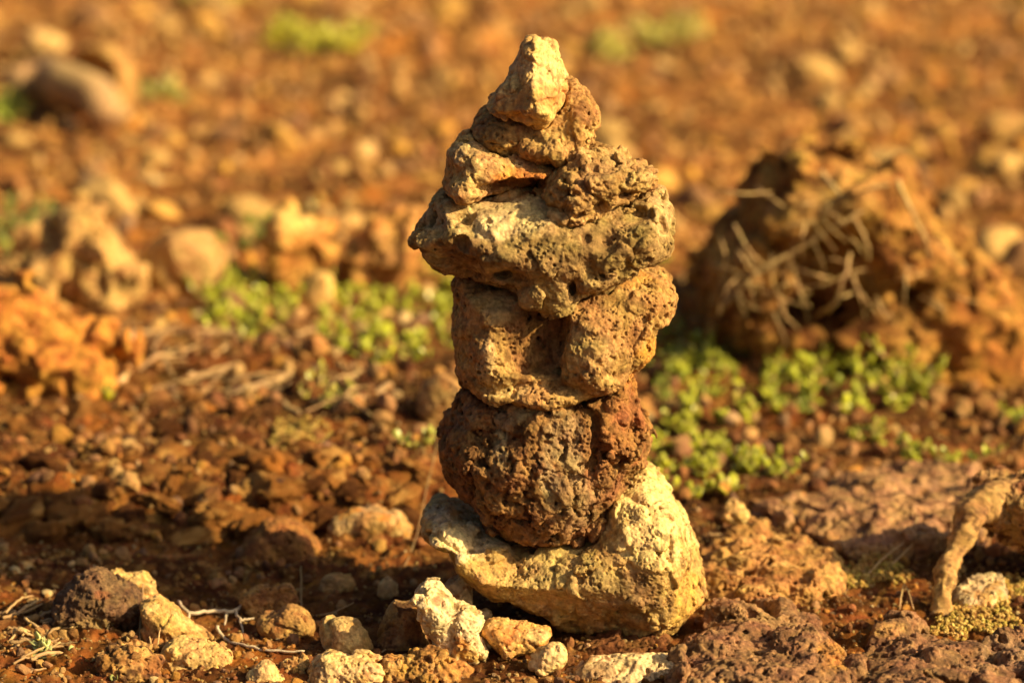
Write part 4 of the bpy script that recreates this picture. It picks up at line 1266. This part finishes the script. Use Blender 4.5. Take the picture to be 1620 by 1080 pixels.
def plant(label, spots, leaf=0.010, seed=0, green=(0.24, 0.30, 0.05), name='succulent_plant', group=None, per=(7, 12), h=(0.008, 0.022)):
    """spots: photo positions where shoots come out of the ground"""
    rg = np.random.default_rng(seed)
    pts = [np.array(ground_pt(px, py)) for px, py in spots]
    base = np.mean(pts, 0)
    root = link(name, None, loc=tuple(base))
    tag(root, label, 'plant', group)
    LV, LF, LT, SP = [], [], [], []
    off = 0
    for p in pts:
        lean = rg.normal(size=2) * 0.75
        H = rg.uniform(*h)
        top = p + np.array([lean[0] * H, lean[1] * H, H])
        SP.append(tube([p - base - (0, 0, 0.004), (p + top) / 2 - base + rg.normal(size=3) * 0.001, top - base], [0.0011, 0.0009, 0.0006], 6, 0.05, int(rg.integers(1e6)), 3))
        n = int(rg.integers(*per))
        a0 = rg.uniform(0, 6.28)
        for i in range(n):
            t = (i + 1) / n
            az = a0 + i * 2.4 + rg.normal() * 0.2
            el = math.radians(5 + 55 * t + rg.normal() * 14)
            L = leaf * 1.12 * rg.uniform(0.7, 1.2) * (1.05 - 0.45 * t)
            d = np.array([math.cos(az) * math.cos(el), math.sin(az) * math.cos(el), math.sin(el)])
            sx = np.array([-math.sin(az), math.cos(az), 0])
            up = np.cross(sx, d)
            up = -up if up[2] < 0 else up
            B = np.stack([sx, d, up], 0)
            o = p + (top - p) * (0.15 + 0.85 * t) - base
            v = LEAF[0] @ B * L + o
            LV.append(v)
            LF += [tuple(i_ + off for i_ in q) for q in LF0]
            off += len(v)
            c = np.array(green) * rg.uniform(0.55, 1.35)
            if rg.random() < 0.12:
                c = np.array((0.40, 0.33, 0.07))
            LT.append(np.repeat(c[None], len(v), 0))
    link('foliage', make_mesh('foliage', np.concatenate(LV), LF, M_LEAF, True, np.concatenate(LT)), root)
    for sv, sf in SP:
        link('stem', make_mesh('stem', np.array(sv), sf, M_TWIG), root)
    return root


LF0 = LEAF[1]


def cloud(cx, cy, rx, ry, n, seed):
    r_ = random.Random(seed)
    out = []
    for _ in range(n):
        a, q = r_.uniform(0, 6.28), math.sqrt(r_.random())
        out.append((cx + rx * q * math.cos(a), cy + ry * q * math.sin(a)))
    return out


plant('small fleshy green rosette beside the straw in the bottom left corner', [(64, 1050), (70, 1046)], 0.0085, 1, (0.42, 0.44, 0.17), per=(8, 10), h=(0.010, 0.013))
plant('single pale green rosette right of the bottom left rosette', [(114, 1048)], 0.0075, 2, (0.36, 0.38, 0.12), per=(8, 9), h=(0.006, 0.008))
plant('tiny green sprig at the bottom edge beside the crumbly clod', [(163, 1080)], 0.0055, 3, (0.32, 0.34, 0.1), per=(6, 7), h=(0.006, 0.007))
plant('bright green seedling on the crumbly soil right of the cairn', [(1275, 915), (1284, 920)], 0.0055, 4, (0.34, 0.36, 0.05), per=(5, 7), h=(0.008, 0.010))
plant('minute green sprout on top of the lava crust', [(1296, 975)], 0.0035, 5, (0.3, 0.36, 0.1), per=(3, 4), h=(0.006, 0.007))
G1 = (0.35, 0.37, 0.028)
plant('leafy green succulent growing below the rounded tan boulder', cloud(395, 495, 72, 62, 30, 1), 0.0125, 11, G1, h=(0.010, 0.032))
plant('small leafy shoot left of the succulent by the tan boulder', cloud(335, 485, 14, 8, 3, 2), 0.013, 12, G1, h=(0.010, 0.02))
plant('wide green succulent patch touching the left side of the cairn', cloud(625, 525, 115, 75, 54, 3), 0.0125, 13, G1, h=(0.008, 0.024))
plant('sparse green shoots among the straw left of the cairn', cloud(510, 640, 50, 18, 6, 4), 0.009, 14, (0.40, 0.38, 0.07))
plant('lone yellow green sprig below the straw, close to the cairn', [(660, 718), (668, 716)], 0.010, 15, (0.44, 0.46, 0.09))
plant('dim green shoots touching the right side of the cairn', cloud(1060, 590, 55, 50, 26, 5), 0.0095, 16, (0.22, 0.26, 0.03), h=(0.008, 0.02))
plant('tall green succulent in front of the left end of the root bound clod', cloud(1155, 605, 105, 78, 40, 6), 0.0125, 17, G1, h=(0.008, 0.03))
plant('bushy green succulent in front of the middle of the root bound clod', cloud(1375, 610, 110, 66, 38, 7), 0.0125, 18, G1, h=(0.008, 0.03))
plant('climbing green shoot at the right end of the bushy succulent', cloud(1435, 590, 22, 20, 7, 8), 0.012, 19, G1, h=(0.03, 0.05))
plant('spreading green succulent on the soil just right of the cairn', cloud(1115, 735, 110, 62, 44, 9), 0.0108, 20, (0.36, 0.37, 0.028), h=(0.005, 0.014))
plant('low green leaves filling the gap between the tall and the bushy succulents', cloud(1262, 622, 50, 46, 18, 31), 0.009, 36, (0.24, 0.29, 0.035), h=(0.008, 0.02))
plant('small green shoot creeping toward the purplish slab', cloud(1240, 765, 26, 12, 4, 10), 0.009, 21, G1)
plant('short runner of green leaves at the top of the rubble above the slab', cloud(1378, 700, 24, 10, 5, 11), 0.009, 22, G1)
plant('longer runner of green leaves along the back of the slab', cloud(1468, 735, 46, 12, 9, 12), 0.009, 23, G1)
plant('small green shoot at the right edge above the overhanging crust', cloud(1602, 675, 14, 12, 4, 13), 0.009, 24, G1)
plant('yellow green plant beneath the orange clod riddled with holes', [(166, 640)], 0.010, 25, (0.32, 0.30, 0.02))
plant('long yellow green plant strip far back left of the cairn tip', cloud(500, 82, 95, 14, 20, 14), 0.024, 26, (0.44, 0.42, 0.04), h=(0.02, 0.05))
plant('pale green plant far back just right of the cairn tip', cloud(965, 100, 36, 10, 7, 15), 0.02, 27, (0.46, 0.42, 0.08), h=(0.02, 0.04))
plant('long pale green plant far back at upper right of the cairn tip', cloud(1070, 68, 60, 12, 10, 16), 0.022, 28, (0.48, 0.44, 0.10), h=(0.02, 0.04))
plant('pale yellow green plant far back between the tan boulder and the plant strip', cloud(262, 170, 26, 14, 5, 17), 0.02, 29, (0.36, 0.34, 0.08), h=(0.02, 0.03))
plant('bright green plant at the left edge under the far bulging boulder', cloud(6, 195, 14, 12, 5, 18), 0.022, 30, (0.30, 0.36, 0.05), h=(0.02, 0.04))
plant('yellow plant cut off by the top edge, left of centre', cloud(350, 8, 60, 10, 9, 19), 0.028, 31, (0.34, 0.30, 0.06), h=(0.02, 0.05))
plant('dim green plant between the rounded boulder and the tall orange rock', cloud(385, 385, 30, 20, 9, 20), 0.014, 32, (0.22, 0.25, 0.04), h=(0.012, 0.03))
plant('dim green plant at the left edge behind the craggy boulder', cloud(14, 390, 26, 30, 9, 21), 0.014, 33, (0.22, 0.26, 0.05), h=(0.02, 0.04))
plant('small green tuft behind the widest stone of the cairn on the left', cloud(683, 440, 10, 10, 3, 22), 0.013, 34, G1)
plant('tiny green leaf pair right of the widest cairn stone', cloud(1038, 425, 16, 12, 4, 23), 0.012, 35, (0.36, 0.40, 0.06))

# ------------------------------------------------------------------ twigs and straw
def lie(px, py, up=0.004):
    x, y, z = ground_pt(px, py)
    return np.array((x, y, z + up))


def forked():
    b = lie(287, 980, 0.010)
    root = link('twig', None, loc=tuple(b))
    tag(root, 'pale grey forked twig lying in the shade left of centre', 'twig')
    main = [lie(283, 976, 0.012), lie(300, 986, 0.008), lie(340, 983, 0.008), lie(372, 982, 0.008), lie(395, 971, 0.012)]
    forks = [[lie(372, 982, 0.008), lie(380, 992, 0.005), lie(385, 1008, 0.002)], [lie(380, 992, 0.005), lie(390, 992, 0.006), lie(402, 990, 0.006)], [lie(376, 981, 0.008), lie(388, 978, 0.012), lie(398, 977, 0.012)],
             [lie(358, 983, 0.007), lie(356, 995, 0.003)], [lie(300, 986, 0.008), lie(299, 996, 0.002)]]
    v, f = tube([p - b for p in main], [.0010, .0013, .0013, .0012, .0006], 8, .06, 1)
    link('stalk', make_mesh('stalk', v, f, M_PALETWIG), root)
    for i, q in enumerate(forks):
        v, f = tube([p - b for p in q], np.linspace(.0011, .0005, len(q)), 7, .06, i + 3)
        link('branch', make_mesh('branch', v, f, M_PALETWIG), root)


forked()
thing_tube('twig', 'thin bent twig with a pale upright tip, left of the blocky tan stone', 'twig', [lie(345, 1012, 0.010), lie(356, 1020, 0.004), lie(385, 1031, 0.005), (lie(430, 1040, 0.005)), lie(482, 1043, 0.006)], [.0011, .0012, .0010, .0009, .0006], M_PALETWIG, 8, .06, 8)
for i, (pts, rad, label) in enumerate([
    ([(160, 1026, .0), (176, 1008, .012), (190, 996, .022)], .0008, 'short straw slanting in front of the dark lava rock'),
    ([(167, 1008, .006), (178, 1010, .006), (186, 1018, .001)], .0006, 'broken straw crossing the slanting one before the lava rock'),
    ([(219, 1030, .0), (225, 1000, .016), (229, 985, .030)], .0010, 'upright straw between the lava rock and the sloping tan stone'),
    ([(237, 1034, .012), (246, 1050, .006), (255, 1030, .016)], .0006, 'thin V shaped straw over the crumbly clod'),
    ([(476, 965, .0), (477, 950, .010), (477, 938, .020)], .0007, 'short upright straw behind the low olive stone'),
    ([(500, 982, .004), (530, 980, .006), (560, 974, .010)], .0005, 'hair thin twig above the blocky tan stone'),
    ([(598, 1040, .003), (617, 1034, .005), (635, 1028, .009)], .0007, 'thin grey straw in front of the dusky brown stone'),
    ([(1423, 972, .004), (1430, 955, .014), (1445, 972, .004)], .0007, 'small bent straw standing on the bottom right lava crust'),
    ([(1475, 980, .006), (1500, 980, .006)], .0008, 'straw stub lying at the edge of the moss'),
    ([(1365, 926, .004), (1400, 905, .012), (1430, 890, .016), (1450, 868, .024)], .0008, 'long thin twig slanting across the moss before the slab'),
    ([(1405, 912, .006), (1440, 892, .014), (1465, 875, .02)], .0008, 'second thin twig slanting across the moss, right of the long one'),
    ([(640, 905, .004), (660, 870, .012), (676, 810, .025), (690, 780, .035), (688, 765, .038)], .0005, 'thin curved stalk rising behind the arm of the base stone'),
    ([(1300, 935, .006), (1330, 950, .006), (1345, 955, .004)], .0006, 'pale straw on the crumbly soil behind the lava crust')]):
    thing_tube('straw', label, 'straw', [lie(a, b - u / U * 0, u) for a, b, u in pts], np.linspace(rad, rad * 0.7, len(pts)), M_TWIG, 7, .05, 40 + i)
r3 = random.Random(3)
for i in range(26):
    px, py = r3.uniform(-15, 75), r3.uniform(985, 1075)
    a = r3.gauss(-0.25, 0.35)
    L = r3.uniform(30, 80)
    pts = [lie(px, py, r3.uniform(.002, .01)), lie(px + L * .5 * math.cos(a), py + L * .5 * math.sin(a) * .6 + r3.uniform(-4, 4), r3.uniform(.004, .012)), lie(px + L * math.cos(a), py + L * math.sin(a) * .6, r3.uniform(.002, .012))]
    thing_tube('straw', 'dry straw in the tangle round the bottom left rosettes', 'straw', pts, [r3.uniform(.0007, .0014)] * 2 + [.0005], M_TWIG, 7, .06, 60 + i, 'straws in the bottom left tangle')
# straw and sticks on the bank, out of focus
for i, (pts, rad, label) in enumerate([
    ([(188, 618), (220, 592), (258, 577)], .0034, 'thick pale stick right of the orange clod, tilted up'),
    ([(380, 634), (420, 620), (462, 603)], .0034, 'pale stick in the middle of the straw litter left of the cairn'),
    ([(320, 632), (350, 633), (385, 632)], .0030, 'short pale stick meeting the middle stick of the litter'),
    ([(535, 655), (575, 640), (620, 620)], .0036, 'pale stick nearest the cairn in the straw litter'),
    ([(425, 640), (450, 652), (480, 670)], .0028, 'stick slanting down below the middle stick of the litter'),
    ([(300, 605), (330, 580), (390, 538)], .0026, 'slanting stick above the middle of the straw litter'),
    ([(200, 540), (280, 536), (395, 532)], .0022, 'long level straw behind the straw litter'),
    ([(262, 560), (265, 590), (275, 605)], .0022, 'short upright stick right of the tilted thick stick'),
    ([(1120, 858), (1150, 862), (1180, 868)], .0016, 'grey stick lying in the shade of the crumbly ledge')]):
    thing_tube('stick', label, 'stick', [lie(a, b, .006) for a, b in pts], [rad, rad, rad * .6], M_TWIG, 8, .06, 110 + i)
for i in range(46):
    px, py = r3.uniform(200, 640), r3.uniform(525, 665)
    a = r3.gauss(-0.15, 0.5)
    L = r3.uniform(35, 120)
    pts = [lie(px, py, .004), lie(px + L * .5 * math.cos(a), py + L * .5 * math.sin(a) * .6 + r3.uniform(-5, 5), r3.uniform(.006, .015)), lie(px + L * math.cos(a), py + L * math.sin(a) * .6, r3.uniform(.003, .012))]
    thing_tube('straw', 'blurred dry straw in the litter on the bank left of the cairn', 'straw', pts, [r3.uniform(.0008, .002)] * 2 + [.0006], M_TWIG, 6, .06, 150 + i, 'straws in the litter on the left bank')
# weathered log far back at upper left
v0 = [px3(28, 105, 1.95), px3(90, 130, 1.92), px3(170, 178, 1.80)]
lv, lf = tube([p - v0[1] for p in v0], [0.028, 0.031, 0.024], 20, 0.04, 9, sub=3)
tag(link('log', make_mesh('log', lv, lf, rock_mat('weathered_wood', rough=0.8, col=(0.38, 0.24, 0.11), scale=120), True), loc=tuple(v0[1])), 'weathered grey log slanting under the far bright rock at upper left', 'log')

# ------------------------------------------------------------------ light, sky, camera
SUN_EL, SUN_SIDE, SUN_FRONT = math.radians(30), math.cos(math.radians(22)), math.sin(math.radians(22))
to_sun = (math.cos(SUN_EL) * SUN_SIDE, -math.cos(SUN_EL) * SUN_FRONT, math.sin(SUN_EL))
from mathutils import Vector
sd = bpy.data.lights.new('sun', 'SUN')
sd.energy = 5.0
sd.angle = math.radians(0.5)
sd.color = (1.0, 0.755, 0.39)
so = bpy.data.objects.new('sun', sd)
so.rotation_euler = Vector(to_sun).to_track_quat('Z', 'Y').to_euler()
COL.objects.link(so)
w = bpy.data.worlds.new('World')
S.world = w
w.use_nodes = True
nt = w.node_tree
bg = nt.nodes['Background']
sk = nt.nodes.new('ShaderNodeTexSky')
sk.sky_type = 'NISHITA'
sk.sun_disc = False
sk.sun_elevation = SUN_EL
sk.sun_rotation = math.atan2(to_sun[0], to_sun[1])
sk.dust_density = 8.0
sk.ozone_density = 0.3
nt.links.new(sk.outputs[0], bg.inputs[0])
bg.inputs[1].default_value = 0.05

cd = bpy.data.cameras.new('camera')
cd.lens = 100
cd.sensor_width = 36
cd.clip_start = 0.05
cd.clip_end = 2000
co = bpy.data.objects.new('camera', cd)
co.location = (0, CAM_Y, CAM_Z)
co.rotation_euler = (math.radians(90) - PITCH, 0, 0)
cd.dof.use_dof = True
cd.dof.focus_distance = 1.81
cd.dof.aperture_fstop = 4.2
cd.dof.aperture_blades = 9
COL.objects.link(co)
S.camera = co
S.view_settings.view_transform = 'Standard'
S.view_settings.look = 'None'
S.view_settings.exposure = 0.88
S.cycles.use_denoising = True
S.cycles.max_bounces = 6
